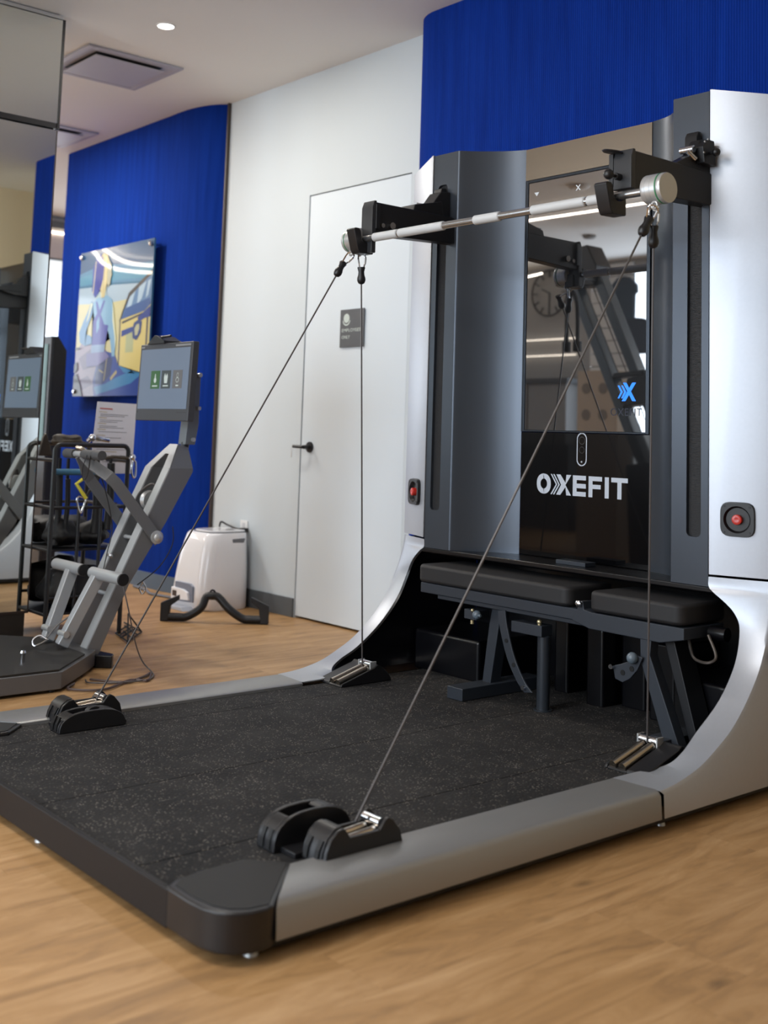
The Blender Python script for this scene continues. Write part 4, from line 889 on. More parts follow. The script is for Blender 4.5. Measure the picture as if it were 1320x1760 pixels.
for k, (tx0, tc) in enumerate(tiles):
    bm = B(); mb(bm, tx0, tx0+.084, -.0022, -.001, .150, .235); tl = finish(bm, 'tile', mat('tile_%s' % 'abc'[k], tc, .5, emit=tc, es=.3), mn, smooth=0)
    bm = B(); yy = -.0026; cx = tx0+.042
    def pl(pts): bm.faces.new([bm.verts.new(mm @ Vector((p[0], yy, p[1]))) for p in pts])
    if k == 0: pl([(cx+.012*math.cos(t), .190+.013*math.sin(t)) for t in [i*math.pi/6 for i in range(12)]]); pl([(cx-.006,.203),(cx+.006,.203),(cx+.003,.220),(cx-.003,.220)])
    if k == 1: pl([(cx-.013,.175),(cx+.013,.175),(cx+.018,.204),(cx+.010,.222),(cx,.208),(cx-.010,.222),(cx-.018,.204)])
    if k == 2:
        for q in ((0,.189,.014,.012),(0,.211,.008,.012)):
            a = [(cx+q[2]*math.cos(t), q[1]+q[3]*math.sin(t)) for t in [i*math.pi/7 for i in range(14)]]; b = [(cx+q[2]*.8*math.cos(t), q[1]+q[3]*.8*math.sin(t)) for t in [i*math.pi/7 for i in range(14)]]
            A = [bm.verts.new(mm @ Vector((p[0], yy, p[1]))) for p in a]; C_ = [bm.verts.new(mm @ Vector((p[0], yy, p[1]))) for p in b]
            for i in range(14): bm.faces.new((A[i], A[(i+1)%14], C_[(i+1)%14], C_[i]))
    pl([(cx-.024 if k < 2 else cx-.012,.160),(cx+.024 if k < 2 else cx+.012,.160),(cx+.024 if k < 2 else cx+.012,.166),(cx-.024 if k < 2 else cx-.012,.166)])
    bm2 = bm; o = finish(bm2, 'tile_icon', icon, mn, smooth=0)
bm = B(); mb(bm, W_-.155, W_-.02, -.001, .002, H_-.018, H_-.010); mb(bm, .010, .04, -.001, .002, H_-.018, H_-.011); finish(bm, 'status_marks', mat('grey_print', S(140,140,142), .5), mn, smooth=0)
bm = B(); mb(bm, W_-.105, W_-.02, -.001, .002, .038, .040); mb(bm, .008,.02,-.001,.002,.038,.044); finish(bm, 'bezel_marks', mat('dark_print', S(40,40,42), .5), mn, smooth=0)
bm = B(); vs = [(.075,0),(.235,0),(.235,.014),(.165,.040),(.145,.042)]; prism(bm, [(a+MX0, b+MZ1-.002) for a, b in vs], 'y', MY+.002, MY+.10); cyl(bm, (MX0+.20,MY+.01,MZ1+.030), (MX0+.285,MY+.01,MZ1+.032), .006); finish(bm, 'top_camera', blackpl, mn, smooth=20, bevel=.002)

# ------------------------------------------------------------------ equipment rack and what hangs on it
RK = thing('equipment_rack', 'black tubular storage rack between mirror and blue wall', 'rack', (-2.75, -.56, 0))
def hoop(x, y0, y1, z1, r=.012):
    bm = B(); rr = .03
    pts = [(x,y0,0),(x,y0,z1-rr)]+[(x, y0+rr-rr*math.cos(t), z1-rr+rr*math.sin(t)) for t in [math.radians(a) for a in (22,45,68)]]+[(x,y0+rr,z1),(x,y1-rr,z1)]+[(x, y1-rr+rr*math.sin(t), z1-rr+rr*math.cos(t)) for t in [math.radians(a) for a in (22,45,68)]]+[(x,y1,z1-rr),(x,y1,0)]
    tube(bm, pts, r, 8); finish(bm, 'hoop_frame', blackmt, RK)
hoop(-2.57,-.765,-.362,.952); hoop(-3.02,-.765,-.362,.952)
for z in (.874,.640,.43,.12):
    for y in (-.765,-.362):
        bm = B(); cyl(bm, (-3.02,y,z), (-2.57,y,z), .009, n=10); finish(bm, 'cross_bar', blackmt, RK)
for z in (.640,.20):
    for x in (-2.57,-3.02):
        bm = B(); cyl(bm, (x,-.765,z), (x,-.362,z), .008, n=10); finish(bm, 'shelf_rail', blackmt, RK)
for z in (.425,.115):
    bm = B(); box(bm, -3.02,-2.57,-.765,-.362,z,z+.010); finish(bm, 'shelf', blackmt, RK, smooth=0)
bm = B(); cyl(bm, (-2.57,-.50,.12), (-2.57,-.50,.64), .009, n=10); cyl(bm, (-2.57,-.62,.12), (-2.57,-.62,.64), .009, n=10); finish(bm, 'upright', blackmt, RK)
bm = B(); cyl(bm, (-2.62,-.74,.815), (-2.62,-.46,.815), .016, n=16); tag(finish(bm, 'foam_roller', teal), 'thin teal foam tube lying across the rack', 'foam tube')
bm = B(); cyl(bm, (-2.63,-.75,.799), (-2.61,-.75,.799), .003)
bm.free()
def lump(name, c, r, m, label, cat, seed, group=None, n=14):
    bm = B(); bmesh.ops.create_icosphere(bm, subdivisions=3, radius=1, matrix=Matrix.Identity(4)); rnd = random.Random(seed)
    ph = [rnd.uniform(0,6) for _ in range(6)]
    for v in bm.verts:
        p = v.co.copy(); k = 1+.13*math.sin(4*p.x+ph[0])+.12*math.sin(5*p.y+ph[1])+.10*math.sin(6*p.z+ph[2])+.06*math.sin(11*p.x+7*p.y+ph[3])
        v.co = Vector((p.x*r[0]*k, p.y*r[1]*k, max(p.z*k,-.8)*r[2]))+Vector(c)
    return tag(finish(bm, name, m, smooth=60), label, cat, group)
blackcl = mat('black_nylon', S(15,15,17), .6)
for i, (c, r, lb) in enumerate((((-2.68,-.665,.500),(.09,.085,.070),'black strap bundle at the left of the middle rack shelf'),((-2.68,-.485,.495),(.09,.085,.062),'black strap bundle at the right of the middle rack shelf'),((-2.90,-.57,.505),(.09,.16,.080),'black strap bundle at the back of the middle rack shelf'),((-2.68,-.57,.23),(.10,.17,.115),'large black bag on the bottom rack shelf, front side'),((-2.90,-.56,.23),(.09,.17,.120),'large black bag on the bottom rack shelf, back side'))):
    lump('strap_bundle' if i < 3 else 'gear_bag', c, r, blackcl, lb, 'straps' if i < 3 else 'bag', i+3)
# black ankle weights and bars hanging inside the rack
for i, (y, z0, z1, r) in enumerate(((-.70,.45,.80,.016),(-.655,.50,.78,.013),(-.42,.52,.86,.020),(-.49,.50,.74,.024))):
    bm = B(); tube(bm, bez([(-2.64,y,z1),(-2.65,y+.01,(z0+z1)/2),(-2.63,y-.01,z0)], 4), r, 10); box(bm, -2.655,-2.64,y-.006,y+.006,z1-.02,.883); tag(finish(bm, 'hanging_strap', blackcl), ('leftmost black strap hanging inside the rack','second black strap from the left inside the rack','black strap hanging at the right post of the rack','thick dark strap hanging in the middle of the rack')[i], 'strap')
# yellow handle with clip
yh = thing('yellow_handle', 'yellow triangular pull handle with a chrome clip hanging in the rack', 'handle', (-2.50,-.64,.70))
bm = B(); tube(bm, [(-2.50,-.615,.805),(-2.50,-.675,.762),(-2.50,-.620,.690)], .010, 10); finish(bm, 'grip', yellow, yh)
bm = B(); tube(bm, [(-2.50,-.620,.70),(-2.50,-.55,.80),(-2.50,-.612,.808)], .007, 10); cyl(bm, (-2.58,-.56,.80), (-2.49,-.56,.80), .006); finish(bm, 'strap', blackcl, yh)
bm = B(); tube(bm, bez([(-2.50,-.660,.700),(-2.50,-.668,.680),(-2.50,-.650,.625),(-2.50,-.640,.625),(-2.50,-.618,.690)], 4), .0045, 8, True); finish(bm, 'snap_hook', chrome, yh)
# right end handle strap with clip
sh_ = thing('cable_attachment', 'dark handle with a long chrome clip on the right end of the rack top', 'handle', (-2.56,-.42,.9))
bm = B(); tube(bm, bez([(-2.55,-.52,.885),(-2.55,-.46,.895),(-2.55,-.41,.893),(-2.55,-.36,.888)]), [.008]*25, 8); finish(bm, 'grip', brownst, sh_)
bm = B(); sphere(bm, (-2.545,-.350,.895), .017, 12); cyl(bm, (-2.545,-.37,.885), (-2.545,-.345,.905), .008); tube(bm, bez([(-2.545,-.345,.885),(-2.545,-.352,.83),(-2.545,-.342,.795),(-2.545,-.328,.80),(-2.545,-.330,.87)], 4), .005, 8, True); finish(bm, 'snap_hook', chrome, sh_)
# leather pouches and chrome ends on the rack top
lump('handle_pile', (-2.68,-.66,.975), (.06,.075,.026), brownst, 'brown and black pile of cuffs on top of the rack', 'cuffs', 21)
bm = B(); box(bm, -2.69,-2.60,-.745,-.50,.950,.962); bm.free()
bm = B(); prism(bm, [(-.675,.885),(-.600,.885),(-.615,.940),(-.640,1.005),(-.655,.985)], 'x', -2.985, -2.955); tag(finish(bm, 'leather_flap', brownst, bevel=.006), 'brown pointed leather flap standing at the back left of the rack top', 'flap')
bm = B(); tube(bm, bez([(-2.62,-.57,.970),(-2.61,-.545,.992),(-2.60,-.51,.985),(-2.60,-.46,.978)]), .012, 10); sphere(bm, (-2.61,-.548,.990), .020, 12); tag(finish(bm, 'chrome_grip', chrome), 'shiny chrome grip lying on the rack top', 'grip')
bm = B(); tube(bm, bez([(-2.56,-.66,.94),(-2.54,-.63,.93),(-2.53,-.60,.90)]), .012, 10); tag(finish(bm, 'metal_grip', bronze), 'dull metal grip hanging over the rack top bar', 'grip')
# instruction sheet
sheet = thing('instruction_sheet', 'printed white instruction sheet standing behind the rack top bar', 'sheet', (-2.80,-.33,.84))
bm = B(); A4 = [(-2.80,-.436,1.180),(-2.80,-.204,1.176),(-2.80,-.212,.80),(-2.80,-.460,.80)]
f = [bm.verts.new(p) for p in A4]; g = [bm.verts.new(Vector(p)-Vector((.004,0,0))) for p in A4]; bm.faces.new(f); bm.faces.new(g[::-1])
for i in range(4): bm.faces.new((f[i], g[i], g[(i+1)%4], f[(i+1)%4]))
finish(bm, 'panel', papersh, sheet, smooth=0)
def sline(y0, y1, z, h, m, name):
    bm = B(); x = -2.7992; sl = -.06*0; y0 -= (1.18-z)*.07; y1 -= (1.18-z)*.04
    bm.faces.new([bm.verts.new(p) for p in ((x,y0,z),(x,y1,z-.002),(x,y1,z-.002+h),(x,y0,z+h))]); finish(bm, name, m, sheet, smooth=0)
sline(-.418,-.345,1.142,.006,inkr,'heading')
zz = 1.126
for k in range(7):
    sline(-.420,-.375,zz,.003,inko,'subheading'); sline(-.410,-.25-.03*(k%3),zz-.013,.0028,ink,'text_line')
    if k in (0,1,2): sline(-.410,-.27-.04*(k%2),zz-.022,.0028,ink,'text_line')
    zz -= .031
sline(-.36,-.30,.915,.003,inko,'subheading')
for k in range(4): sline(-.42+.05*k,-.395+.05*k,.895,.003,ink,'text_line')
for k in range(4): sline(-.42+.05*k,-.395+.05*k,.862,.003,ink,'text_line')
bm = B(); cyl(bm, (-2.81,-.33,.64), (-2.81,-.33,.86), .006); box(bm, -2.83,-2.80,-.37,-.29,.632,.645); finish(bm, 'stand', blackmt, sheet)

# tall dark fitness cabinet behind the rack
TC = thing('tall_mirror_cabinet', 'tall black cabinet with a narrow reflective glass front near the blue wall', 'cabinet', (-4.75,.2,0))
def cabx(name, pts, y0, y1, m, **k):
    bm = B(); prism(bm, pts, 'x', y0, y1); return finish(bm, name, m, TC, smooth=20, **k)
bm = B(); box(bm, -5.10,-4.60,.10,.118,.02,1.652); finish(bm, 'front', mat('cabinet_black', S(26,28,32), .25), TC, bevel=.002)
bm = B(); prism(bm, [(.118,.02),(.118,1.652),(.15,1.653),(.215,1.56),(.215,.02)], 'x', -5.09, -4.605); finish(bm, 'body', mat('cabinet_side_black', S(18,19,24), .5), TC, smooth=20, bevel=.003)
bm = B(); box(bm, -4.99,-4.65,.096,.102,.90,1.60); finish(bm, 'glass', glossy_mix('cabinet_glass', (.6,.85,.78,1), .16, .08, S(20,30,30)), TC, smooth=0)
bm = B(); box(bm, -4.604,-4.598,.094,.10,.02,1.652); finish(bm, 'edge_strip', mat('dull_strip', S(70,72,76), .5), TC, smooth=0)
bm = B(); box(bm, -5.12,-4.58,.09,.24,0,.02); finish(bm, 'foot_plate', blackmt, TC, smooth=0)

# wire stand on the floor behind the trainer
bm = B()
for p, q in (((-2.29,-.46,.01),(-2.50,-.27,.01)),((-2.29,-.46,.01),(-2.53,-.40,.01)),((-2.50,-.27,.01),(-2.80,-.21,.01)),((-2.36,-.40,.01),(-2.56,-.34,.01)),((-2.43,-.33,.01),(-2.70,-.26,.01)),((-2.50,-.27,.01),(-2.54,-.33,.10)),((-2.29,-.46,.01),(-2.54,-.33,.10)),((-2.40,-.44,.01),(-2.60,-.25,.01)),((-2.53,-.40,.01),(-2.72,-.225,.01)),((-2.46,-.417,.01),(-2.66,-.238,.01))):
    tube(bm, [p, q], .004, 6)
tag(finish(bm, 'wire_stand', mat('black_wire', S(20,20,22), .8)), 'low black wire floor stand behind the grey trainer', 'stand')
bm = B(); tube(bm, bez([(-1.62,-.99,.008),(-1.50,-.90,.008),(-1.55,-.78,.008),(-1.60,-.72,.008),(-1.48,-.80,.008),(-1.52,-.86,.008),(-1.42,-1.03,.008),(-1.50,-1.14,.008),(-1.58,-1.08,.008)], 7), .005, 6); tag(finish(bm, 'floor_cable', mat('brown_cord', S(78,62,58), .5)), 'loose thin cord lying on the floor by the trainer base', 'cord')
bm = B(); tube(bm, bez([(-4.05,.52,.012),(-3.85,.50,.010),(-3.70,.45,.009),(-3.55,.47,.009),(-3.40,.50,.009)], 7), .008, 8); tag(finish(bm, 'floor_cable', mat('grey_cord', S(104,110,122), .5)), 'grey power cord running along the foot of the blue wall', 'cord')

# ------------------------------------------------------------------ vacuum station, outlet, V bar
DK = thing('robot_vacuum_dock', 'glossy white robot vacuum docking station standing in the corner', 'docking station', (-3.11,.53,0))
def rr_(x0, x1, y0, y1, r, n=6): return rrect(x0, x1, y0, y1, r, n)
secs = [(0,.0,.0),(.015,.012,.0),(.10,.010,.0),(.20,.004,0),(.30,-.006,0),(.38,-.020,0),(.43,-.032,0),(.443,-.044,0)]
bm = B(); rings = []
for z, g, _ in secs:
    sh = max(0, (z-.1))*.045
    rings.append([bm.verts.new((p[0], p[1], z)) for p in rr_(-3.325-g*.5+sh*1.3, -2.945+g*.6, .365-g+sh, .70, .085)])
for a, b in zip(rings, rings[1:]):
    for i in range(len(a)): bm.faces.new((a[i], a[(i+1)%len(a)], b[(i+1)%len(b)], b[i]))
bm.faces.new(rings[0][::-1]); bm.faces.new(rings[-1]); finish(bm, 'shell', glosswht, DK, smooth=50)
bm = B(); prism(bm, rr_(-3.225,-2.985,.435,.695,.07), 'z', .444, .456); finish(bm, 'lid', glosswht, DK, smooth=40, bevel=.005)
bm = B(); prism(bm, rr_(-3.232,-2.978,.428,.699,.07), 'z', .440, .446); finish(bm, 'lid_seam', mat('seam_grey', S(90,90,94), .5), DK, smooth=40)
# opening at the front with the robot's ramp
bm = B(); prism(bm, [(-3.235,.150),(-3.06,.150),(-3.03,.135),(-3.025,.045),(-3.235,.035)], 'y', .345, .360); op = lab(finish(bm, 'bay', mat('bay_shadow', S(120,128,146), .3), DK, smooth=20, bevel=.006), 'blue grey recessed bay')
bm = B(); prism(bm, [(-3.25,.115),(-3.12,.112),(-3.07,.100),(-3.055,.055),(-3.25,.040)], 'y', .330, .350); finish(bm, 'tank', glosswht, op, smooth=20, bevel=.006)
bm = B(); box(bm, -3.228,-3.185,.326,.332,.066,.098); finish(bm, 'sensor_window', mat('sensor_brown', S(60,48,48), .3), op, bevel=.002)
bm = B(); prism(bm, [(-3.27,.012),(-3.05,.020),(-3.02,.0),(-3.27,.0)], 'y', .28, .37); finish(bm, 'ramp', greyish, DK, smooth=20, bevel=.002)
bm = B(); prism(bm, [(.560,.408),(.650,.412),(.642,.386),(.560,.380)], 'x', -2.975, -2.958); finish(bm, 'handle_slot', mat('slot_grey', S(120,120,124), .25, .5), DK, smooth=20, bevel=.003)
bm = B(); lathe(bm, [(.0001,0),(.028,0),(.028,.001),(.0001,.001)], Matrix.Translation((-3.05,.60,.456))); finish(bm, 'lid_mark', blackpl, DK)
ol = thing('wall_outlet', 'white wall outlet above the docking station', 'outlet', (-3.08, YW, .455))
bm = B(); box(bm, -3.125,-3.045,YW-.006,YW,.392,.506); finish(bm, 'plate', mat('outlet_white', S(232,232,232), .4), ol, bevel=.002)
bm = B(); box(bm, -3.10,-3.07,YW-.008,YW-.005,.462,.492); finish(bm, 'socket', mat('outlet_socket', S(206,206,208), .4), ol, bevel=.002)
bm = B(); box(bm, -3.075,-3.035,YW-.045,YW-.006,.438,.462); tube(bm, bez([(-3.05,YW-.04,.452),(-3.12,YW-.045,.458),(-3.20,YW-.05,.472),(-3.245,YW-.06,.486),(-3.255,YW-.065,.48),(-3.24,YW-.08,.460)], 6), .006, 8)
tag(finish(bm, 'power_plug', blackpl), 'black angled plug and cord in the outlet above the station', 'plug')
vb = thing('v_pull_bar', 'black V-shaped pull bar lying on the floor in front of the docking station', 'pull bar', (-2.61,.22,0))
a, b = Vector((-2.775,.045,.030)), Vector((-2.445,.425,.030)); m_ = Vector((-2.64,.235,.140))
bm = B(); d = (b-a).normalized(); path = bez([a+Vector((0,0,-.006)), a+d*.05+Vector((0,0,-.006)), a+d*.10+Vector((0,0,-.002)), a+d*.175+Vector((0,0,.046)), m_-d*.035+Vector((0,0,-.008)), m_, m_+d*.035+Vector((0,0,-.008)), b-d*.175+Vector((0,0,.046)), b-d*.10+Vector((0,0,-.002)), b-d*.05+Vector((0,0,-.006)), b+Vector((0,0,-.006))], 4)
tube(bm, path, .022, 12); finish(bm, 'bar', blackmt, vb)
bm = B(); tube(bm, [m_+Vector((0,0,.018))+d*.013*math.cos(t)+Vector((0,0,.013*math.sin(t))) for t in [i*math.pi/7 for i in range(14)]], .0055, 8, True); finish(bm, 'eyelet', blackmt, vb)
for e, s_ in ((a,-1),(b,1)):
    bm = B(); e0 = e+d*s_*.0; pts = [e0+Vector((0,0,-.028)), e0+d*s_*.045+Vector((0,0,-.028)), e0+d*s_*.045+Vector((0,0,.070)), e0-d*s_*.055+Vector((0,0,.115)), e0-d*s_*.055+Vector((0,0,.088)), e0-d*s_*.010+Vector((0,0,.055))]
    n_ = Vector((-d.y, d.x, 0))*.016; f = [bm.verts.new(p+n_) for p in pts]; g = [bm.verts.new(p-n_) for p in pts]; bm.faces.new(f); bm.faces.new(g[::-1])
    for i in range(len(pts)): bm.faces.new((f[i], g[i], g[(i+1)%len(pts)], f[(i+1)%len(pts)]))
    finish(bm, 'hand_hook', blackmt, vb, smooth=20, bevel=.004)

# ------------------------------------------------------------------ employees only sign
sg = thing('employees_sign', 'dark grey EMPLOYEES ONLY sign on the white door', 'sign', (-2.09,.70,1.63))
bm = B(); box(bm, -2.205,-1.995,.718,.7235,1.530,1.742); finish(bm, 'plate', signm, sg, bevel=.001)
bm = B(); YS = .7175
bm.faces.new([bm.verts.new((-2.148+.026*math.cos(t), YS, 1.692+.026*math.sin(t))) for t in [i*math.pi/12 for i in range(24)]])
cr = [(-2.148+.034*math.cos(t), 1.688+.034*math.sin(t)) for t in [math.radians(a) for a in range(190,351,10)]]+[(-2.148+.029*math.cos(t), 1.694+.032*math.sin(t)) for t in [math.radians(a) for a in range(345,194,-10)]]
bm.faces.new([bm.verts.new((p[0], YS-.0002, p[1]-.004)) for p in cr]); finish(bm, 'emblem', signtxt, sg, smooth=0)
text('EMPLOYEES', .026, FRONT(-2.187,.7178,1.616), signtxt, 'lettering', sg, extrude=.0003, width=.165)
text('ONLY', .026, FRONT(-2.187,.7178,1.578), signtxt, 'lettering', sg, extrude=.0003, width=.072)

# ------------------------------------------------------------------ glass poster on the blue wall
PX0, PX1, PZ0, PZ1, PY = -5.13, -4.03, 1.262, 2.33, .530
ps = thing('glass_poster', 'glass wall poster of a woman sitting by an open vehicle, held by four studs', 'poster', ((PX0+PX1)/2, PY, PZ0))
def pm_(name, c): return mat(name, c, .3, 0, .25, coat=.55)
U = lambda u, v: (PX0+(PX1-PX0)*u, PZ1-(PZ1-PZ0)*v)
bm = B(); box(bm, PX0, PX1, PY, PY+.012, PZ0, PZ1); finish(bm, 'panel', pm_('poster_sky', S(60,112,146)), ps, smooth=0)
LAY = [0]
def art(name, col, *polys):
    LAY[0] += 1; bm = B(); yy = PY-.0002*LAY[0]
    for pl_ in polys: bm.faces.new([bm.verts.new((U(*p)[0], yy, U(*p)[1])) for p in pl_])
    bmesh.ops.triangulate(bm, faces=bm.faces); finish(bm, name, pm_('poster_'+name, col), ps, smooth=0)
art('upper_sky', S(34,74,112), [(0,0),(1,0),(1,.15),(.6,.13),(.3,.11),(0,.15)])
art('sky_band', S(62,122,150), [(0,.17),(.4,.15),(1,.19),(1,.25),(.5,.23),(0,.23)])
art('sky_streak', S(36,92,124), [(0,.235),(.5,.245),(1,.27),(1,.285),(.5,.262),(0,.248)])
art('horizon_haze', S(142,162,178), [(0,.25),(.5,.26),(1,.285),(1,.42),(0,.40)])
art('sand', S(176,170,128), [(0,.36),(.4,.38),(1,.36),(1,1),(0,1)])
art('pale_rock', S(134,126,144), [(0,.70),(.10,.62),(.26,.60),(.45,.70),(.44,.84),(.32,1),(0,1)])
art('rock_shade', S(104,98,122), [(.05,.74),(.22,.68),(.38,.72),(.28,.80),(.12,.82)],[(.04,.90),(.20,.86),(.28,.92),(.12,.96)])
art('vehicle_side', S(184,170,104), [(.60,.50),(.98,.46),(1,.80),(.96,.86),(.60,.86)])
art('door_gap', S(150,156,118), [(.70,.56),(.80,.555),(.80,.72),(.70,.72)])
art('door_line', S(60,60,70), [(.605,.50),(.62,.50),(.63,.86),(.61,.86)],[(.955,.47),(.975,.47),(.975,.84),(.955,.84)])
art('windshield', S(78,112,150), [(.62,.50),(.70,.34),(.98,.24),(1,.24),(1,.42),(.92,.46)])
art('glass_glare', S(150,172,190), [(.72,.36),(.80,.31),(.75,.42),(.68,.46)],[(.84,.30),(.93,.27),(.88,.38),(.82,.42)],[(.95,.27),(.99,.26),(.96,.36),(.93,.38)])
art('glass_tint', S(34,72,128), [(.63,.50),(.67,.43),(.98,.38),(1,.42),(.92,.46)])
art('pillar', S(56,54,52), [(.60,.51),(.62,.51),(.71,.33),(1,.20),(1,.225),(.73,.355)],[(.64,.515),(.93,.465),(.95,.475),(.64,.53)])
art('dash', S(18,44,118), [(.64,.575),(.78,.555),(.80,.585),(.64,.615)],[(.84,.50),(1,.43),(1,.50),(.92,.51),(.86,.53)])
art('steering_ring', S(30,50,104), [(.78,.57),(.80,.53),(.86,.51),(.90,.53),(.89,.60),(.84,.645),(.79,.63)])
art('ring_hollow', S(160,160,128), [(.81,.57),(.83,.545),(.865,.54),(.87,.57),(.85,.61),(.82,.615)])
art('jeans_cloth', S(14,46,124), [(.30,1),(.28,.90),(.34,.74),(.42,.70),(.56,.72),(.62,.80),(.76,.84),(.96,.86),(1,.88),(1,1)])
art('jeans_light', S(40,104,150), [(.30,.94),(.45,.92),(.60,.88),(.80,.84),(.94,.86),(.80,.92),(.55,.96),(.34,.99)],[(.62,.80),(.76,.83),(.86,.86),(.70,.85)])
art('legs_shadow', S(8,26,84), [(.31,.86),(.36,.76),(.46,.72),(.54,.76),(.52,.86),(.42,.92),(.32,.92)])
art('seam', S(150,140,96), [(.34,.78),(.40,.74),(.41,.75),(.35,.80)],[(.46,.73),(.47,.73),(.44,.90),(.43,.90)],[(.36,.82),(.42,.84),(.42,.85),(.36,.83)],[(.52,.88),(.60,.83),(.61,.85),(.53,.90)])
art('arm_left', S(84,124,160), [(.04,.56),(.10,.48),(.17,.40),(.20,.35),(.25,.38),(.21,.46),(.16,.53),(.14,.57),(.24,.60),(.24,.645),(.14,.655),(.06,.63)])
art('neck', S(150,168,170), [(.27,.30),(.40,.28),(.42,.36),(.26,.37)])
art('back', S(104,144,172), [(.22,.37),(.28,.335),(.42,.325),(.49,.36),(.52,.42),(.53,.50),(.57,.62),(.565,.74),(.53,.74),(.49,.62),(.44,.54),(.42,.64),(.41,.72),(.24,.72),(.24,.60),(.26,.50)])
art('arm_glint', S(190,192,160), [(.20,.36),(.22,.37),(.17,.47),(.14,.50)],[(.50,.38),(.52,.42),(.535,.50),(.575,.63),(.57,.70),(.555,.62),(.515,.50)])
art('top_cloth', S(50,52,132), [(.24,.49),(.29,.44),(.265,.36),(.285,.355),(.325,.42),(.375,.355),(.395,.36),(.345,.45),(.40,.52),(.46,.53),(.43,.655),(.24,.655)])
art('back_gap', S(104,144,172), [(.29,.50),(.325,.46),(.33,.54),(.30,.58)])
art('waist', S(110,134,168), [(.235,.655),(.43,.655),(.42,.71),(.235,.71)])
art('belt_fold', S(96,92,140), [(.17,.71),(.44,.705),(.50,.74),(.34,.80),(.18,.80)])
art('hair_far', S(44,60,140), [(.20,.12),(.25,.05),(.31,.03),(.30,.30),(.25,.33),(.20,.28)])
art('hair', S(172,160,116), [(.29,.07),(.34,.03),(.40,.05),(.44,.11),(.435,.20),(.40,.27),(.38,.34),(.34,.33),(.31,.26)])
art('face_edge', S(150,150,130), [(.42,.08),(.46,.12),(.465,.17),(.475,.19),(.46,.21),(.455,.25),(.42,.27),(.41,.18)])
art('hair_blue', S(28,38,128), [(.27,.08),(.33,.05),(.36,.12),(.35,.22),(.31,.29),(.26,.27),(.25,.16)])
art('hair_strand', S(200,190,150), [(.235,.08),(.245,.08),(.225,.30),(.215,.30)],[(.375,.06),(.385,.06),(.395,.22),(.37,.30),(.38,.20)],[(.345,.22),(.355,.22),(.345,.34),(.335,.34)])
art('plant', S(44,46,48), [(0,.86),(.04,.84),(.10,.92),(.14,1),(0,1)],[(0,.665),(.05,.662),(.09,.672),(.04,.675),(0,.675)],[(0,.78),(.04,.76),(.05,.82),(0,.84)])
for px, pz in ((PX0+.03,PZ1-.035),(PX1-.035,PZ1-.035),(PX0+.03,PZ0+.035),(PX1-.035,PZ0+.035)):
    bm = B(); cyl(bm, (px,PY+.0,pz), (px,PY+.07,pz), .010); lathe(bm, [(.018,0),(.018,.012),(.012,.018),(.0001,.018)], along((px,PY-.003,pz), (0,-1,0)), 18); finish(bm, 'stud', chrome, ps)

# ------------------------------------------------------------------ things behind the camera side, seen only in the display glass
RT = thing('second_cable_tower', 'dark inclined cable tower with twin rails, reflected in the display', 'exercise machine', (-2.4,-3.0,0))
rl_ = [((-2.717,-3.0,2.196),(-2.00,-3.0,.75)),((-2.493,-3.0,2.249),(-1.78,-3.0,.80))]
for p, q in rl_:
    p, q = Vector(p), Vector(q); d = (q-p).normalized(); n_ = Vector((-d.z,0,d.x)); bm = B(); w = .038
    vs = [bm.verts.new(v) for v in (p-n_*w+Vector((0,-.05,0)),p+n_*w+Vector((0,-.05,0)),q+n_*w+Vector((0,-.05,0)),q-n_*w+Vector((0,-.05,0)),p-n_*w+Vector((0,.05,0)),p+n_*w+Vector((0,.05,0)),q+n_*w+Vector((0,.05,0)),q-n_*w+Vector((0,.05,0)))]
    for f in ((0,1,2,3),(7,6,5,4),(0,4,5,1),(1,5,6,2),(2,6,7,3),(3,7,4,0)): bm.faces.new([vs[i] for i in f])
    finish(bm, 'rail', mat('tower_grey', S(84,92,98), .35, .3), RT, smooth=0, bevel=.008)
bm = B(); prism(bm, [(-2.86,2.20),(-2.83,2.45),(-2.56,2.49),(-2.47,2.33),(-2.49,2.18)], 'y', -3.10, -2.92); finish(bm, 'head', blackmt, RT, bevel=.01)
bm = B(); prism(bm, [(-2.24,1.30),(-2.20,1.50),(-1.95,1.55),(-1.90,1.34)], 'y', -3.08, -2.94); prism(bm, [(-2.34,1.50),(-2.32,1.54),(-2.05,1.56),(-2.06,1.52)], 'y', -3.06, -2.94); prism(bm, [(-2.05,.0),(-2.10,.9),(-1.60,.95),(-1.55,0)], 'y', -3.3, -2.8); finish(bm, 'body', blackmt, RT, bevel=.01)
for k in (.3,.6):
    bm = B(); a = Vector(rl_[0][0]).lerp(Vector(rl_[1][0]), k); b = Vector(rl_[0][1]).lerp(Vector(rl_[1][1]), k); tube(bm, [a,b], .004, 6); finish(bm, 'cable', wirem, RT)
bm = B()
for sx in (-.048,.048): tube(bm, bez([(-2.33,-2.5,2.08),(-2.33+sx*.7,-2.5,2.02),(-2.33+sx,-2.5,1.9),(-2.33+sx,-2.5,1.72)], 8), .014, 8); cyl(bm, (-2.33+sx,-2.5,1.66), (-2.33+sx,-2.5,1.73), .030)
cyl(bm, (-2.33,-2.5,2.06), (-2.33,-2.5,2.2), .006); cyl(bm, (-2.33,-2.5,2.19), (-2.5,-2.95,2.22), .012); finish(bm, 'rope_handle', blackcl, RT)
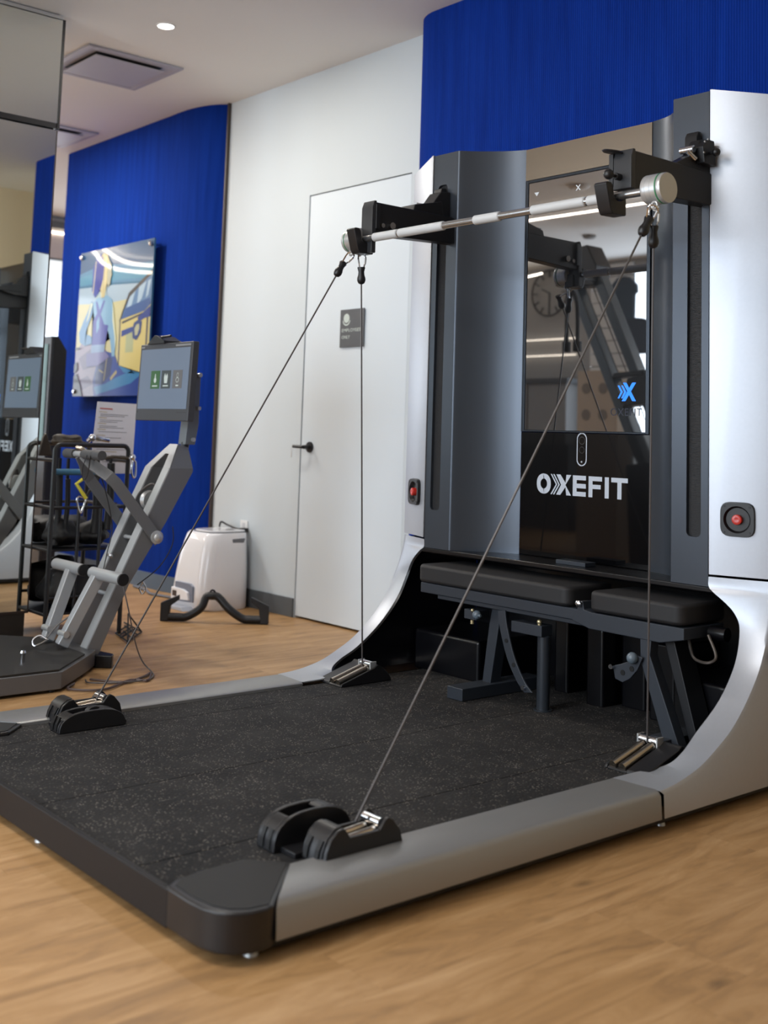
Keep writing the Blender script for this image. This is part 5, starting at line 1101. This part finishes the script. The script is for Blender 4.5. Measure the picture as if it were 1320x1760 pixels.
def shirt(x0, x1, z0, z1, y, lb, m):
    w = x1-x0; h = z1-z0; pts = [(x0+w*.12,z0),(x0+w*.88,z0),(x0+w*.9,z0+h*.62),(x1,z0+h*.66),(x1-w*.02,z0+h*.82),(x0+w*.72,z1-h*.02),(x0+w*.58,z1),(x0+w*.42,z1),(x0+w*.28,z1-h*.02),(x0+w*.02,z0+h*.82),(x0,z0+h*.66),(x0+w*.1,z0+h*.62)]
    bm = B(); prism(bm, pts, 'y', y-.03, y+.03); tag(finish(bm, 'hanging_shirt', m, bevel=.012), lb, 'shirt')
shirt(-4.38,-4.06,2.20,2.68,-5.5,'dark teal shirt hung high on the wall board, reflected in the display', shirtm)
shirt(-4.20,-3.80,1.90,2.25,-5.4,'dark shirt hung lower on the board, reflected in the display', mat('navy_cloth', S(30,40,56), .8))
sw_ = thing('slat_wall', 'pale slatted display board with hanging shirts, reflected in the display', 'display board', (-4.3,-5.6,0))
for k in range(15):
    bm = B(); box(bm, -4.72,-4.20,-5.62,-5.60,.9+k*.13,1.02+k*.13); finish(bm, 'slat', mat('slat_white', S(200,200,198), .6), sw_, smooth=0)
bm = B(); box(bm, -4.72,-4.20,-5.65,-5.62,0,2.85); finish(bm, 'back_board', mat('slat_back', S(110,110,110), .7), sw_, smooth=0)
pb = thing('plywood_cabinet', 'tan board cabinet with round cut-out patterns, reflected in the display', 'cabinet', (-4.1,-5,0))
bm = B(); box(bm, -4.36,-3.88,-5.2,-4.98,0,1.72); finish(bm, 'body', woodedge, pb, bevel=.004)
for cx, cz in ((-4.25,1.55),(-4.05,1.55),(-4.25,1.30),(-4.05,1.30)):
    bm = B(); lathe(bm, [(.0001,0),(.052,0),(.052,.004),(.0001,.004)], along((cx,-4.98,cz), (0,1,0)), 24); finish(bm, 'round_pattern', mat('pattern_grey', S(120,112,104), .7), pb)
ck = thing('wall_clock', 'large round skeleton wall clock on the front wall, reflected in the display', 'clock', (-6.6,-7.2,2.8))
bm = B(); M = along((-6.62,-7.12,2.86), (0,1,0)); tube(bm, [M @ Vector((.285*math.cos(t), .285*math.sin(t), .01)) for t in [i*math.pi/24 for i in range(48)]], .012, 8, True); finish(bm, 'rim', blackmt, ck)
for k in range(12):
    bm = B(); box(bm, -.008, .008, .20, .27, 0, .015, M @ Matrix.Rotation(k*math.pi/6, 4, 'Z')); finish(bm, 'hour_mark', blackmt, ck, smooth=0)
bm = B(); box(bm, -.008,.008,0,.2,0,.015, M); box(bm, -.008,.008,0,.14,0,.015, M @ Matrix.Rotation(2, 4, 'Z')); finish(bm, 'hand', blackmt, ck, smooth=0)
lc = thing('low_cabinet', 'long pale grey cabinet with dark shelf line, reflected in the display', 'cabinet', (-7,-7,0))
for k in range(3):
    bm = B(); box(bm, -7.9+k*.62,-7.3+k*.62,-7.14,-6.8,1.0,1.72); finish(bm, 'door', mat('pale_cabinet', S(112,112,112), .5), lc, bevel=.004)
bm = B(); box(bm, -7.95,-6.0,-7.15,-6.75,1.72,1.78); box(bm, -7.95,-6.0,-7.15,-6.78,0,1.0); finish(bm, 'frame', mat('dark_shelf', S(40,42,46), .5), lc, smooth=0)
sd = thing('smoke_detector', 'round smoke detector on the ceiling, reflected in the display', 'detector', (-4.81,-5.67,ZC))
bm = B(); lathe(bm, [(.07,0),(.07,-.02),(.05,-.035),(.0001,-.035)], Matrix.Translation((-4.81,-5.67,ZC))); finish(bm, 'body', mat('detector_grey', S(110,104,98), .6), sd)
ap_ = thing('ceiling_access_point', 'round white ceiling access point, reflected in the display', 'access point', (-3.35,-3.76,ZC))
bm = B(); lathe(bm, [(.09,0),(.09,-.015),(.07,-.03),(.0001,-.03)], Matrix.Translation((-3.35,-3.76,ZC))); finish(bm, 'body', mat('ap_white', S(210,204,196), .5), ap_)
